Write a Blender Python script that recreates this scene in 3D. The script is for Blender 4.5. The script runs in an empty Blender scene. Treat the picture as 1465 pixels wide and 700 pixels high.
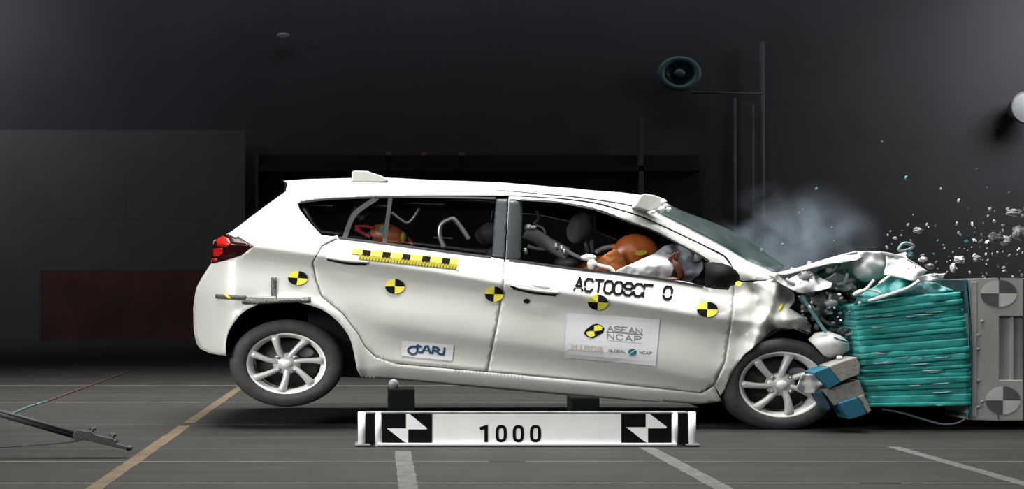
import bpy, bmesh, math, random
from mathutils import Vector, noise
from mathutils.geometry import delaunay_2d_cdt

# ------------------------------------------------------------------ camera, world, lights, exposure
scene = bpy.context.scene
H, F = 0.88, 1704.0            # camera height; focal length in pixels of a 1465 wide frame
cam_d = bpy.data.cameras.new('camera')
cam = bpy.data.objects.new('camera', cam_d)
scene.collection.objects.link(cam)
cam.location = (0, 0, H)
cam.rotation_euler = (math.radians(90), 0, 0)
cam_d.sensor_width = 36
cam_d.lens = F / 1465 * 36
cam_d.shift_x = 192.5 / 1465
cam_d.shift_y = 78 / 1465
cam_d.clip_end = 200
scene.camera = cam

world = bpy.data.worlds.new('hall_air')
scene.world = world
world.use_nodes = True
world.node_tree.nodes['Background'].inputs[0].default_value = (0.75, 0.85, 1.0, 1)
world.node_tree.nodes['Background'].inputs[1].default_value = 0.035

def area(name, loc, target, sx, sy, power, color=(1, 1, 1), spread=180):
    l = bpy.data.lights.new(name, 'AREA')
    l.shape = 'RECTANGLE'; l.size = sx; l.size_y = sy; l.energy = power; l.color = color
    l.spread = math.radians(spread)
    o = bpy.data.objects.new(name, l)
    scene.collection.objects.link(o)
    o.location = loc
    o.rotation_euler = (Vector(target) - Vector(loc)).to_track_quat('-Z', 'Y').to_euler()
    return o
area('added_rear_fill', (0.0, 11.2, 6.0), (0.0, 11.2, 0), 11.0, 0.8, 330, (1, 0.99, 0.96), 75)  # added fill, brightens the floor band behind the car
area('overhead_bank', (1.0, 7.7, 6.4), (1.0, 7.9, 0), 8.0, 3.4, 760, (1, 0.99, 0.96), 120)
area('front_bank', (-1.0, 1.2, 4.2), (0.0, 8.0, 0.7), 9.0, 1.6, 42, (1, 0.99, 0.95), 75)
area('added_side_fill', (-6.5, 2.5, 3.0), (-0.8, 8.0, 0.6), 3.0, 1.4, 85, (1, 0.99, 0.95), 60)  # unseen fill added from the left to lift the rear quarter
area('added_wash_left', (-11.5, 23.6, 9.5), (-11.0, 26.4, 6.5), 5.0, 1.5, 330, (0.85, 0.9, 1.0), 150)  # added lamp, greys the upper left wall like a vignette
area('added_wash_right', (16.5, 22.8, 8.0), (16.0, 26.4, 5.0), 5.0, 3.0, 420, (0.93, 0.96, 1.0), 150)  # added wash on the right, imitates the pale edge of the frame

area('added_wash_top', (2.5, 24.6, 10.2), (2.5, 26.4, 7.6), 16.0, 1.0, 105, (0.85, 0.9, 1.0), 130)  # added wash, fades the top of the wall towards grey

scene.view_settings.view_transform = 'Standard'
scene.view_settings.look = 'None'
scene.view_settings.gamma = 1
scene.view_settings.exposure = 0.0
scene.view_settings.use_curve_mapping = False

# ------------------------------------------------------------------ helpers
rnd = random.Random(7)
COL = scene.collection

def P(px, py, d):
    return Vector(((px - 540.0) / F * d, d, H - (py - 428.0) / F * d))

def floor_d(py):
    return H * F / (py - 428.0)

def G(px, py, z=0.0):
    """point of the floor (height z) seen at that place of the photograph"""
    d = (H - z) * F / (py - 428.0)
    v = P(px, py, d); v.z = z
    return v

def new_mat(name, color, rough=0.5, metal=0.0, coat=0.0, noise_amt=0.0, noise_scale=8.0, bump=0.0, bump_scale=40.0,
            emit=0.0, stretch=(1, 1, 1), color2=None, spec=0.5):
    m = bpy.data.materials.new(name); m.use_nodes = True
    nt = m.node_tree; b = nt.nodes['Principled BSDF']
    c = tuple(color) + (1,)
    b.inputs['Base Color'].default_value = c
    b.inputs['Roughness'].default_value = rough
    b.inputs['Metallic'].default_value = metal
    b.inputs['Coat Weight'].default_value = coat
    b.inputs['Specular IOR Level'].default_value = spec
    if emit:
        b.inputs['Emission Color'].default_value = c
        b.inputs['Emission Strength'].default_value = emit
    if noise_amt or bump:
        tc = nt.nodes.new('ShaderNodeTexCoord'); mp = nt.nodes.new('ShaderNodeMapping')
        mp.inputs['Scale'].default_value = stretch
        nt.links.new(tc.outputs['Object'], mp.inputs['Vector'])
    if noise_amt:
        n = nt.nodes.new('ShaderNodeTexNoise'); n.inputs['Scale'].default_value = noise_scale
        n.inputs['Detail'].default_value = 6
        nt.links.new(mp.outputs[0], n.inputs['Vector'])
        r = nt.nodes.new('ShaderNodeValToRGB')
        r.color_ramp.elements[0].position = 0.3; r.color_ramp.elements[1].position = 0.7
        c2 = color2 or color
        lo = tuple(x * (1 - noise_amt) for x in color); hi = tuple(min(1, x * (1 + noise_amt)) for x in c2)
        r.color_ramp.elements[0].color = lo + (1,); r.color_ramp.elements[1].color = hi + (1,)
        nt.links.new(n.outputs['Fac'], r.inputs[0]); nt.links.new(r.outputs[0], b.inputs['Base Color'])
    if bump:
        n2 = nt.nodes.new('ShaderNodeTexNoise'); n2.inputs['Scale'].default_value = bump_scale
        n2.inputs['Detail'].default_value = 4
        nt.links.new(mp.outputs[0], n2.inputs['Vector'])
        bp = nt.nodes.new('ShaderNodeBump'); bp.inputs['Strength'].default_value = bump
        bp.inputs['Distance'].default_value = 0.01
        nt.links.new(n2.outputs['Fac'], bp.inputs['Height']); nt.links.new(bp.outputs[0], b.inputs['Normal'])
    return m

def glass_mat(name, tint, body, body_fac, rough=0.08):
    m = bpy.data.materials.new(name); m.use_nodes = True
    nt = m.node_tree; nt.nodes.clear()
    out = nt.nodes.new('ShaderNodeOutputMaterial')
    tr = nt.nodes.new('ShaderNodeBsdfTransparent'); tr.inputs[0].default_value = tuple(tint) + (1,)
    pr = nt.nodes.new('ShaderNodeBsdfPrincipled')
    pr.inputs['Base Color'].default_value = tuple(body) + (1,); pr.inputs['Roughness'].default_value = rough
    mx = nt.nodes.new('ShaderNodeMixShader')
    if isinstance(body_fac, tuple):
        tc = nt.nodes.new('ShaderNodeTexCoord')
        n = nt.nodes.new('ShaderNodeTexNoise'); n.inputs['Scale'].default_value = 5; n.inputs['Detail'].default_value = 8
        nt.links.new(tc.outputs['Object'], n.inputs['Vector'])
        mr = nt.nodes.new('ShaderNodeMapRange')
        mr.inputs['From Min'].default_value = 0.35; mr.inputs['From Max'].default_value = 0.7
        mr.inputs['To Min'].default_value = body_fac[0]; mr.inputs['To Max'].default_value = body_fac[1]
        nt.links.new(n.outputs['Fac'], mr.inputs['Value']); nt.links.new(mr.outputs[0], mx.inputs[0])
    else:
        mx.inputs[0].default_value = body_fac
    nt.links.new(tr.outputs[0], mx.inputs[1]); nt.links.new(pr.outputs[0], mx.inputs[2])
    nt.links.new(mx.outputs[0], out.inputs[0])
    return m

M = {
    'paint': new_mat('white_paint', (0.425, 0.425, 0.405), 0.40, 0, 0.2, bump=0.03, bump_scale=90),
    'torn': new_mat('torn_white_panel', (0.64, 0.65, 0.64), 0.5, noise_amt=0.08, noise_scale=9, bump=0.08, bump_scale=14),
    'grime': new_mat('grey_inner_metal', (0.20, 0.22, 0.23), 0.5, 0.3, noise_amt=0.4, noise_scale=14),
    'black': new_mat('black_plastic', (0.010, 0.010, 0.011), 0.6, spec=0.2),
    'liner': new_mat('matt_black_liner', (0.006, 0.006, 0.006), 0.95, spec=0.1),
    'gloss_black': new_mat('gloss_black', (0.006, 0.006, 0.007), 0.6, spec=0.08),
    'pillar': new_mat('pillar_film', (0.045, 0.054, 0.058), 0.36, 0.4),
    'rubber': new_mat('tyre_rubber', (0.030, 0.030, 0.029), 0.75, noise_amt=0.25, noise_scale=20, bump=0.15, bump_scale=60),
    'alloy': new_mat('silver_alloy', (0.50, 0.50, 0.49), 0.36, 0.2),
    'alloy_inner': new_mat('silver_barrel', (0.80, 0.80, 0.78), 0.4, 0.1),
    'brake': new_mat('dark_brake_disc', (0.03, 0.03, 0.03), 0.6, 0.5),
    'steel': new_mat('dull_steel', (0.55, 0.55, 0.54), 0.35, 0.8),
    'chrome': new_mat('bright_nut', (0.8, 0.8, 0.8), 0.2, 0.9),
    'red': new_mat('red_lens', (0.40, 0.008, 0.006), 0.25, 0, 0.2),
    'dark_red': new_mat('dark_red_lens', (0.018, 0.002, 0.002), 0.2, spec=0.25),
    'yellow': new_mat('yellow_sticker', (0.60, 0.55, 0.07), 0.8, spec=0.1),
    'yellow_dull': new_mat('dull_yellow_comb', (0.24, 0.21, 0.025), 0.8, spec=0.1),
    'ink': new_mat('black_sticker', (0.006, 0.006, 0.007), 0.9, spec=0.05),
    'sheet': new_mat('white_sticker', (0.48, 0.485, 0.51), 0.6, spec=0.2),
    'board_white': new_mat('white_board', (0.86, 0.87, 0.87), 0.5, noise_amt=0.05, noise_scale=5),
    'navy': new_mat('navy_print', (0.010, 0.040, 0.085), 0.4),
    'teal_print': new_mat('teal_print', (0.01, 0.12, 0.17), 0.4),
    'grey_print': new_mat('grey_print', (0.14, 0.14, 0.15), 0.4),
    'tan_print': new_mat('tan_print', (0.38, 0.32, 0.26), 0.5),
    'teal': new_mat('teal_honeycomb', (0.030, 0.29, 0.27), 0.6, 0.05, noise_amt=0.28, noise_scale=3.0, stretch=(1, 1, 9),
                    color2=(0.035, 0.36, 0.335), bump=0.4, bump_scale=9),
    'teal_light': new_mat('pale_teal_sheet', (0.14, 0.34, 0.35), 0.5, noise_amt=0.4, noise_scale=5, bump=0.3, bump_scale=12),
    'blue_foam': new_mat('blue_cladding', (0.010, 0.105, 0.165), 0.6, noise_amt=0.12, noise_scale=30),
    'beige': new_mat('grey_beige_core', (0.22, 0.215, 0.19), 0.8, noise_amt=0.2, noise_scale=30, bump=0.3, bump_scale=60),
    'block': new_mat('grey_steel_block', (0.33, 0.33, 0.32), 0.6, noise_amt=0.08, noise_scale=4),
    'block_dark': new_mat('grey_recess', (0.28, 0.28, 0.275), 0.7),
    'disc_dark': new_mat('hazed_black_mark', (0.085, 0.085, 0.085), 0.7, noise_amt=0.3, noise_scale=10),  # the grey lift of haze is mixed into both mark colours
    'disc_light': new_mat('hazed_white_mark', (0.50, 0.50, 0.49), 0.7, noise_amt=0.12, noise_scale=10),
    'skin': new_mat('brown_vinyl_skin', (0.34, 0.085, 0.022), 0.33, noise_amt=0.15, noise_scale=6),
    'jacket': new_mat('orange_brown_jacket', (0.36, 0.11, 0.022), 0.6, noise_amt=0.2, noise_scale=12),
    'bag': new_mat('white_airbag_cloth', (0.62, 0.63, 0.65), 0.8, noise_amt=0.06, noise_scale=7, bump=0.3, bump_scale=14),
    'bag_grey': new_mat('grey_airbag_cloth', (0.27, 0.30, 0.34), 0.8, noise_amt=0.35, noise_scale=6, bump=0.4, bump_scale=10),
    'seat': new_mat('charcoal_seat_cloth', (0.035, 0.036, 0.038), 0.9),
    'grey_cloth': new_mat('mid_grey_vinyl', (0.16, 0.16, 0.155), 0.6),
    'strap': new_mat('red_strap', (0.33, 0.012, 0.012), 0.7),
    'clip': new_mat('white_clip', (0.72, 0.72, 0.69), 0.4),
    'amber': new_mat('yellow_bulb', (0.95, 0.75, 0.05), 0.3, emit=1.2),
    'boom': new_mat('black_boom_metal', (0.022, 0.022, 0.022), 0.55),
    'cable': new_mat('black_cable', (0.03, 0.03, 0.03), 0.6),
    'wall': new_mat('dark_hall_wall', (0.035, 0.036, 0.038), 0.9, noise_amt=0.12, noise_scale=0.6),
    'void': new_mat('gallery_darkness', (0.008, 0.008, 0.009), 0.95),
    'panel': new_mat('charcoal_partition', (0.105, 0.105, 0.10), 0.9, noise_amt=0.08, noise_scale=0.8),
    'rust': new_mat('rust_red_board', (0.13, 0.05, 0.042), 0.9, noise_amt=0.25, noise_scale=1.2, color2=(0.15, 0.06, 0.05)),
    'ceiling': new_mat('dark_ceiling', (0.03, 0.03, 0.032), 0.9),
    'pipe': new_mat('grey_pipe', (0.05, 0.053, 0.056), 0.7),
    'ring': new_mat('dull_teal_ring', (0.05, 0.12, 0.13), 0.5),
    'orange_line': new_mat('worn_orange_paint', (0.075, 0.052, 0.028), 0.8, noise_amt=0.35, noise_scale=9),
    'white_line': new_mat('worn_white_paint', (0.07, 0.07, 0.067), 0.8, noise_amt=0.3, noise_scale=12),
    'seal': new_mat('pale_joint_sealant', (0.065, 0.065, 0.06), 0.8, noise_amt=0.5, noise_scale=3),
    'rail': new_mat('dark_joint', (0.03, 0.03, 0.028), 0.8, noise_amt=0.3, noise_scale=3),
    'cord_teal': new_mat('pale_teal_cord', (0.05, 0.11, 0.115), 0.6),
    'cord_red': new_mat('dull_red_cord', (0.07, 0.03, 0.028), 0.6),
    'chip_white': new_mat('white_chip', (0.55, 0.55, 0.54), 0.4),
    'chip_grey': new_mat('grey_chip', (0.18, 0.19, 0.20), 0.5),
    'chip_dark': new_mat('dark_chip', (0.06, 0.063, 0.066), 0.5),
    'chip_teal': new_mat('teal_chip', (0.03, 0.12, 0.14), 0.5),
    'headlamp': new_mat('clear_plastic', (0.24, 0.34, 0.36), 0.15, 0.2),
    'windscreen': glass_mat('tinted_windscreen', (0.55, 0.68, 0.66), (0.085, 0.115, 0.115), (0.2, 0.45), 0.3),
    'side_glass': glass_mat('dark_side_glass', (0.86, 0.88, 0.88), (0.003, 0.003, 0.004), 0.05, 0.15),
    'back_glass': glass_mat('black_rear_glass', (0.05, 0.05, 0.05), (0.012, 0.013, 0.013), 0.9, 0.15),
}

# floor: slabs with long pale and dark streaks along the track
def floor_material():
    m = new_mat('concrete_floor', (0.07, 0.07, 0.066), 0.7, spec=0.3)
    nt = m.node_tree; b = nt.nodes['Principled BSDF']
    tc = nt.nodes.new('ShaderNodeTexCoord')
    mp = nt.nodes.new('ShaderNodeMapping'); mp.inputs['Scale'].default_value = (0.22, 3.5, 1)
    n = nt.nodes.new('ShaderNodeTexNoise'); n.inputs['Scale'].default_value = 1.6; n.inputs['Detail'].default_value = 7
    n.inputs['Roughness'].default_value = 0.62
    r = nt.nodes.new('ShaderNodeValToRGB')
    r.color_ramp.elements[0].position = 0.28; r.color_ramp.elements[0].color = (0.0105, 0.0100, 0.0086, 1)
    r.color_ramp.elements[1].position = 0.74; r.color_ramp.elements[1].color = (0.0245, 0.0237, 0.021, 1)
    n2 = nt.nodes.new('ShaderNodeTexNoise'); n2.inputs['Scale'].default_value = 3.5; n2.inputs['Detail'].default_value = 8
    r2 = nt.nodes.new('ShaderNodeValToRGB')
    r2.color_ramp.elements[0].position = 0.3; r2.color_ramp.elements[0].color = (0.8, 0.8, 0.8, 1)
    r2.color_ramp.elements[1].position = 0.7; r2.color_ramp.elements[1].color = (1.15, 1.13, 1.1, 1)
    mx = nt.nodes.new('ShaderNodeMix'); mx.data_type = 'RGBA'; mx.blend_type = 'MULTIPLY'; mx.inputs[0].default_value = 1
    nt.links.new(tc.outputs['Object'], mp.inputs[0]); nt.links.new(mp.outputs[0], n.inputs['Vector'])
    nt.links.new(tc.outputs['Object'], n2.inputs['Vector'])
    nt.links.new(n.outputs['Fac'], r.inputs[0]); nt.links.new(n2.outputs['Fac'], r2.inputs[0])
    nt.links.new(r.outputs[0], mx.inputs[6]); nt.links.new(r2.outputs[0], mx.inputs[7])
    nt.links.new(mx.outputs[2], b.inputs['Base Color'])
    bp = nt.nodes.new('ShaderNodeBump'); bp.inputs['Strength'].default_value = 0.15; bp.inputs['Distance'].default_value = 0.005
    nt.links.new(n2.outputs['Fac'], bp.inputs['Height']); nt.links.new(bp.outputs[0], b.inputs['Normal'])
    return m
M['floor'] = floor_material()

def tape_material():
    m = new_mat('speckled_marker_tape', (0.02, 0.02, 0.02), 0.5)
    nt = m.node_tree; b = nt.nodes['Principled BSDF']
    tc = nt.nodes.new('ShaderNodeTexCoord')
    ck = nt.nodes.new('ShaderNodeTexChecker'); ck.inputs['Scale'].default_value = 75
    ck.inputs[1].default_value = (0.012, 0.012, 0.012, 1); ck.inputs[2].default_value = (0.07, 0.07, 0.06, 1)
    nt.links.new(tc.outputs['Object'], ck.inputs[0]); nt.links.new(ck.outputs[0], b.inputs['Base Color'])
    return m
M['tape'] = tape_material()

def link(name, me, mats, parent=None, smooth=False, solid=0.0, offset=0.0):
    o = bpy.data.objects.new(name, me); COL.objects.link(o)
    if not isinstance(mats, (list, tuple)): mats = [mats]
    for m in mats: me.materials.append(m)
    if smooth:
        me.polygons.foreach_set('use_smooth', [True] * len(me.polygons))
    if parent is not None:
        o.parent = parent
    if solid:
        s = o.modifiers.new('thickness', 'SOLIDIFY'); s.thickness = solid; s.offset = offset
    return o

def tag(o, label=None, cat=None, group=None, kind=None):
    if label: o['label'] = label
    if cat: o['category'] = cat
    if group: o['group'] = group
    if kind: o['kind'] = kind
    return o

class Mesh:
    """collects verts / faces (with a material index) and links them as one object"""
    def __init__(s): s.v, s.f, s.mi = [], [], []
    def add(s, verts, faces, mi=0):
        k = len(s.v); s.v += [tuple(v) for v in verts]
        for f in faces: s.f.append(tuple(i + k for i in f)); s.mi.append(mi)
        return s
    def box(s, a, b, mi=0):
        (x0, y0, z0), (x1, y1, z1) = a, b
        v = [(x, y, z) for x in (x0, x1) for y in (y0, y1) for z in (z0, z1)]
        return s.add(v, [(0, 1, 3, 2), (4, 6, 7, 5), (0, 4, 5, 1), (2, 3, 7, 6), (0, 2, 6, 4), (1, 5, 7, 3)], mi)
    def prism(s, poly, d0, d1, mi=0, steps=None):
        """pixel polygon extruded away from d0 to d1 in depth (real thickness, same X and Z)"""
        n = len(poly)
        a = [P(x, y, d0) for x, y in poly]
        b = [Vector((p.x, d1, p.z)) for p in a]
        f = [tuple(range(n)), tuple(range(2 * n - 1, n - 1, -1))] + [(i, i + n, (i + 1) % n + n, (i + 1) % n) for i in range(n)]
        return s.add(a + b, f, mi)
    def tube(s, pts, r, seg=8, mi=0, caps=True, sx=1.0):
        pts = [Vector(p) for p in pts]
        n = len(pts); rr = r if isinstance(r, (list, tuple)) else [r] * n
        rings = []
        for i, p in enumerate(pts):
            t = (pts[min(i + 1, n - 1)] - pts[max(i - 1, 0)]).normalized()
            u = t.cross(Vector((0, 1, 0)))
            if u.length < 1e-3: u = t.cross(Vector((1, 0, 0)))
            u.normalize(); w = t.cross(u).normalized()
            rings.append([p + (u * math.cos(2 * math.pi * k / seg) + w * math.sin(2 * math.pi * k / seg)) * rr[i] for k in range(seg)])
        v = [q for ring in rings for q in ring]
        f = [(i * seg + k, i * seg + (k + 1) % seg, (i + 1) * seg + (k + 1) % seg, (i + 1) * seg + k) for i in range(n - 1) for k in range(seg)]
        if caps: f += [tuple(range(seg - 1, -1, -1)), tuple(range((n - 1) * seg, n * seg))]
        return s.add(v, f, mi)
    def lathe(s, c, prof, sx=1.0, seg=48, mi=0, closed=False):
        """prof = [(radius, y offset)], turned about the Y axis through c; sx widens it in X"""
        v = []
        for (r, y) in prof:
            for k in range(seg):
                a = 2 * math.pi * k / seg
                v.append((c[0] + r * sx * math.cos(a), c[1] + y, c[2] + r * math.sin(a)))
        n = len(prof); f = []
        for i in range(n - 1 + (1 if closed else 0)):
            j = (i + 1) % n
            for k in range(seg):
                f.append((i * seg + k, i * seg + (k + 1) % seg, j * seg + (k + 1) % seg, j * seg + k))
        return s.add(v, f, mi)
    def blob(s, c, rx, ry, rz, amp=0.0, fr=3.0, seg=24, rings=16, mi=0, seed=0, rot=0.0):
        v = []; c = Vector(c)
        for i in range(rings + 1):
            th = math.pi * i / rings
            for k in range(seg):
                ph = 2 * math.pi * k / seg
                d = Vector((math.sin(th) * math.cos(ph), math.sin(th) * math.sin(ph), math.cos(th)))
                q = 1 + amp * noise.noise(d * fr + Vector((seed, seed * 2.3, 0)))
                x, y, z = d.x * rx * q, d.y * ry * q, d.z * rz * q
                v.append(c + Vector((x * math.cos(rot) - z * math.sin(rot), y, x * math.sin(rot) + z * math.cos(rot))))
        f = [(i * seg + k, (i + 1) * seg + k, (i + 1) * seg + (k + 1) % seg, i * seg + (k + 1) % seg) for i in range(rings) for k in range(seg)]
        return s.add(v, f, mi)
    def build(s, name, mats, parent=None, smooth=False, solid=0.0, offset=0.0, bevel=0.0, merge=True):
        me = bpy.data.meshes.new(name); me.from_pydata(s.v, [], s.f); me.polygons.foreach_set('material_index', s.mi)
        bm = bmesh.new(); bm.from_mesh(me)
        if merge: bmesh.ops.remove_doubles(bm, verts=bm.verts, dist=1e-6)
        bmesh.ops.recalc_face_normals(bm, faces=bm.faces)
        bm.to_mesh(me); bm.free(); me.update()
        o = link(name, me, mats, parent, smooth, solid, offset)
        if bevel:
            b = o.modifiers.new('edge', 'BEVEL'); b.width = bevel; b.segments = 2; b.limit_method = 'ANGLE'
        return o

def empty(name, loc, label=None, cat=None, group=None):
    o = bpy.data.objects.new(name, None); COL.objects.link(o); o.empty_display_size = 0.1
    o.location = loc
    return tag(o, label, cat, group)

def attach(root):
    """children were built in world coordinates; keep them there under their placed root"""
    bpy.context.view_layer.update()
    inv = root.matrix_world.inverted()
    for c in root.children: c.matrix_parent_inverse = inv

def densify(poly, step, closed=True):
    out = []; n = len(poly)
    for i in range(n if closed else n - 1):
        a, b = Vector(poly[i][:2]), Vector(poly[(i + 1) % n][:2])
        k = max(1, int(round((b - a).length / step)))
        for j in range(k): out.append(tuple(a + (b - a) * (j / k)))
    if not closed: out.append(tuple(poly[-1][:2]))
    return out

def catmull(pts, n=6, closed=False):
    out = []; m = len(pts)
    V = [Vector(p) for p in pts]
    for i in range(m if closed else m - 1):
        p0 = V[(i - 1) % m] if closed or i > 0 else V[0]
        p1, p2 = V[i], V[(i + 1) % m]
        p3 = V[(i + 2) % m] if closed or i + 2 < m else V[-1]
        for j in range(n):
            t = j / n
            out.append(0.5 * ((2 * p1) + (p2 - p0) * t + (2 * p0 - 5 * p1 + 4 * p2 - p3) * t * t + (3 * p1 - p0 - 3 * p2 + p3) * t ** 3))
    if not closed: out.append(V[-1])
    return out

def inside(x, y, poly):
    c = False; n = len(poly); j = n - 1
    for i in range(n):
        xi, yi = poly[i]; xj, yj = poly[j]
        if (yi > y) != (yj > y) and x < (xj - xi) * (y - yi) / (yj - yi) + xi: c = not c
        j = i
    return c

def fill(poly, holes=(), step=6.0):
    """triangulated pixel polygon with an inner grid: returns 2D verts and tris"""
    loops = [densify(poly, step)] + [densify(h, step) for h in holes]
    verts, edges = [], []
    for lp in loops:
        k = len(verts); n = len(lp); verts += [Vector(p) for p in lp]
        edges += [(k + i, k + (i + 1) % n) for i in range(n)]
    bd = list(verts)
    cell = {}
    for p in bd: cell.setdefault((int(p.x // step), int(p.y // step)), []).append(p)
    xs = [p[0] for p in loops[0]]; ys = [p[1] for p in loops[0]]
    y0 = min(ys) - 0.09 * (max(xs) - min(xs)); row = 0      # the grid leans with the body lines
    while y0 < max(ys):
        x = min(xs) + (step / 2 if row % 2 else 0)
        while x < max(xs):
            y = y0 + 0.09 * (x - min(xs))
            if inside(x, y, loops[0]) and not any(inside(x, y, h) for h in loops[1:]):
                cx, cy = int(x // step), int(y // step)
                if all((Vector((x, y)) - q).length > step * 0.45 for i in (-1, 0, 1) for j in (-1, 0, 1) for q in cell.get((cx + i, cy + j), ())):
                    verts.append(Vector((x, y)))
            x += step
        y0 += step * 0.87; row += 1
    vo, eo, fo, *_ = delaunay_2d_cdt(verts, edges, [], 0, 1e-4)
    tris = []
    for f in fo:
        cx = sum(vo[i].x for i in f) / len(f); cy = sum(vo[i].y for i in f) / len(f)
        if inside(cx, cy, loops[0]) and not any(inside(cx, cy, h) for h in loops[1:]): tris.append(tuple(f))
    return vo, tris

def sm(a, b, x):
    t = max(0.0, min(1.0, (x - a) / (b - a))); return t * t * (3 - 2 * t)

def interp(pts, x):
    if x <= pts[0][0]: return pts[0][1]
    for (x0, y0), (x1, y1) in zip(pts, pts[1:]):
        if x <= x1: return y0 + (y1 - y0) * (x - x0) / (x1 - x0)
    return pts[-1][1]

# ------------------------------------------------------------------ the hall
def struct(name, mb, m, **k):
    return tag(mb.build(name, m, **k), kind='structure')

WB = 26.5
fl = struct('floor', Mesh().box((-16, -3, -0.10), (20, WB, -0.012)), M['rail'])
rows = [-3, 3.2, 4.4, 5.68, 6.43, 6.97, 8.36, 10.13, 11.1, 12.1, 14.0, 17.5, 21.5, WB]
for i in range(len(rows) - 1):
    a, b = rows[i], rows[i + 1]
    Mesh().box((-16, a + 0.006, -0.012), (20, b - 0.006, 0.0)).build('slab', M['floor'], fl)
for d, w, mt, a, b in ((5.68, 0.011, 'seal', -3.5, 2.3), (6.43, 0.014, 'seal', -2.6, 0.6), (6.43, 0.012, 'seal', 0.8, 4.0), (4.4, 0.012, 'seal', -3, 3),
                 (6.97, 0.010, 'rail', -5, 6), (8.36, 0.012, 'rail', -5, -0.6), (10.13, 0.02, 'seal', -6, 8), (12.1, 0.03, 'seal', -8, 8), (5.68, 0.011, 'seal', 2.5, 3.8)):
    Mesh().box((a, d - w, -0.011), (b, d + w, 0.0012)).build('joint', M[mt], fl)
wb = struct('wall_back', Mesh().box((-16, WB, -0.1), (20, WB + 0.3, 12)), M['wall'])
struct('wall_left', Mesh().box((-16.3, -3, -0.1), (-16, WB, 12)), M['wall'])
struct('wall_right', Mesh().box((20, -3, -0.1), (20.3, WB, 12)), M['wall'])
struct('ceiling', Mesh().box((-16.3, -3, 12), (20.3, WB + 0.3, 12.2)), M['ceiling'])

# painted lines on the floor
def floor_line(x0, y0, x1, y1, w, m, name, label, breaks=None):
    a, b = G(x0, y0), G(x1, y1)
    mb = Mesh(); n = 40; t = (b - a).normalized(); s = Vector((-t.y, t.x, 0)) * w / 2
    r2 = random.Random(int(x0))
    for i in range(n):
        if breaks and any(u0 < i / n < u1 for u0, u1 in breaks): continue
        p, q = a + (b - a) * (i / n), a + (b - a) * ((i + 1) / n)
        j = [r2.uniform(0.9, 1.05) for _ in range(2)]
        v = [p - s * j[0], p + s * j[1], q + s * j[1], q - s * j[0]]
        mb.add([Vector((k.x, k.y, 0.0005)) for k in v] + [Vector((k.x, k.y, 0.002)) for k in v],
               [(4, 5, 6, 7), (0, 1, 5, 4), (1, 2, 6, 5), (2, 3, 7, 6), (3, 0, 4, 7)])
    o = mb.build(name, m)
    return tag(o, label, 'floor marking')
floor_line(110, 717, 352, 549, 0.085, M['orange_line'], 'floor_line', 'worn orange line running back across the floor towards the rear wheel', breaks=((0.40, 0.43),))
floor_line(587, 715, 576, 646, 0.095, M['white_line'], 'floor_line', 'worn white floor line starting below the left target of the scale board')
floor_line(1065, 716, 925, 641, 0.095, M['white_line'], 'floor_line', 'worn white floor line starting below the right target of the scale board')
floor_line(1480, 697, 1278, 640, 0.08, M['white_line'], 'floor_line', 'faint white floor line running out from below the barrier')

# the charcoal partition and the rust red board low in front of it
Z_ = lambda py, d: H - (py - 428) / F * d
X_ = lambda px, d: (px - 540) / F * d
pd = 26.0
pr = empty('partition', (X_(170, pd), pd, 0), 'tall charcoal partition standing at the left against the dark back wall', 'partition')
for a, b in ((-160, 178.8), (179, 350)):
    Mesh().box((X_(a, pd), pd, Z_(312.8, pd)), (X_(b, pd), pd + 0.3, Z_(186, pd))).build('panel', M['panel'], pr)
    Mesh().box((X_(a, pd), pd, 0.0), (X_(b, pd), pd + 0.3, Z_(313, pd))).build('panel', M['panel'], pr)
attach(pr)
rd = 25.4
rr = empty('low_board_wall', (X_(200, rd), rd, 0), 'low rust-red board wall on the floor in front of the charcoal partition', 'barrier')
xs = [57, 116, 175, 234, 293, 352, 411]
for a, b in zip(xs, xs[1:]):
    Mesh().box((X_(a, rd), rd, 0.0), (X_(b - 0.12, rd), rd + 0.2, Z_(386, rd) - rnd.uniform(0, 0.02))).build('board', M['rust'], rr)
attach(rr)

# gallery opening, its darkness painted on a black slab, with a beam and tiny lights, pipes to the right
gd = 26.2
ga = empty('gallery_frame', (X_(640, gd), gd, 0), 'dark gallery frame with a thin beam on the back wall above the car', 'frame')
Mesh().box((X_(370, gd), gd, 0.0), (X_(1000, gd), gd + 0.12, Z_(222, gd))).build('dark_slab', M['void'], ga)  # solid slab, near-black colour stands for the unlit depth
Mesh().box((X_(370, gd), gd - 0.15, Z_(246, gd)), (X_(1000, gd), gd - 0.002, Z_(238, gd))).build('beam', M['void'], ga)
Mesh().box((X_(366, gd), gd - 0.15, 0), (X_(370, gd), gd + 0.1, Z_(222, gd))).build('post', M['wall'], ga)
Mesh().box((X_(912, gd), gd - 0.15, 0), (X_(919, gd), gd - 0.002, Z_(170, gd))).build('post', M['pipe'], ga)
attach(ga)
for i, px in enumerate((556, 606, 660)):
    tag(Mesh().box((X_(px - 4, gd), gd - 0.3, Z_(224, gd)), (X_(px + 4, gd), gd - 0.001, Z_(220, gd))).build('indicator_lamp', new_mat('faint_red_lamp', (0.10, 0.035, 0.03), 0.5, emit=0.10), smooth=False),
        'tiny faint red indicator lamp on the gallery beam, ' + ('leftmost', 'middle', 'rightmost')[i] + ' of three', 'lamp', 'indicator lamps on the gallery beam')
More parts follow.
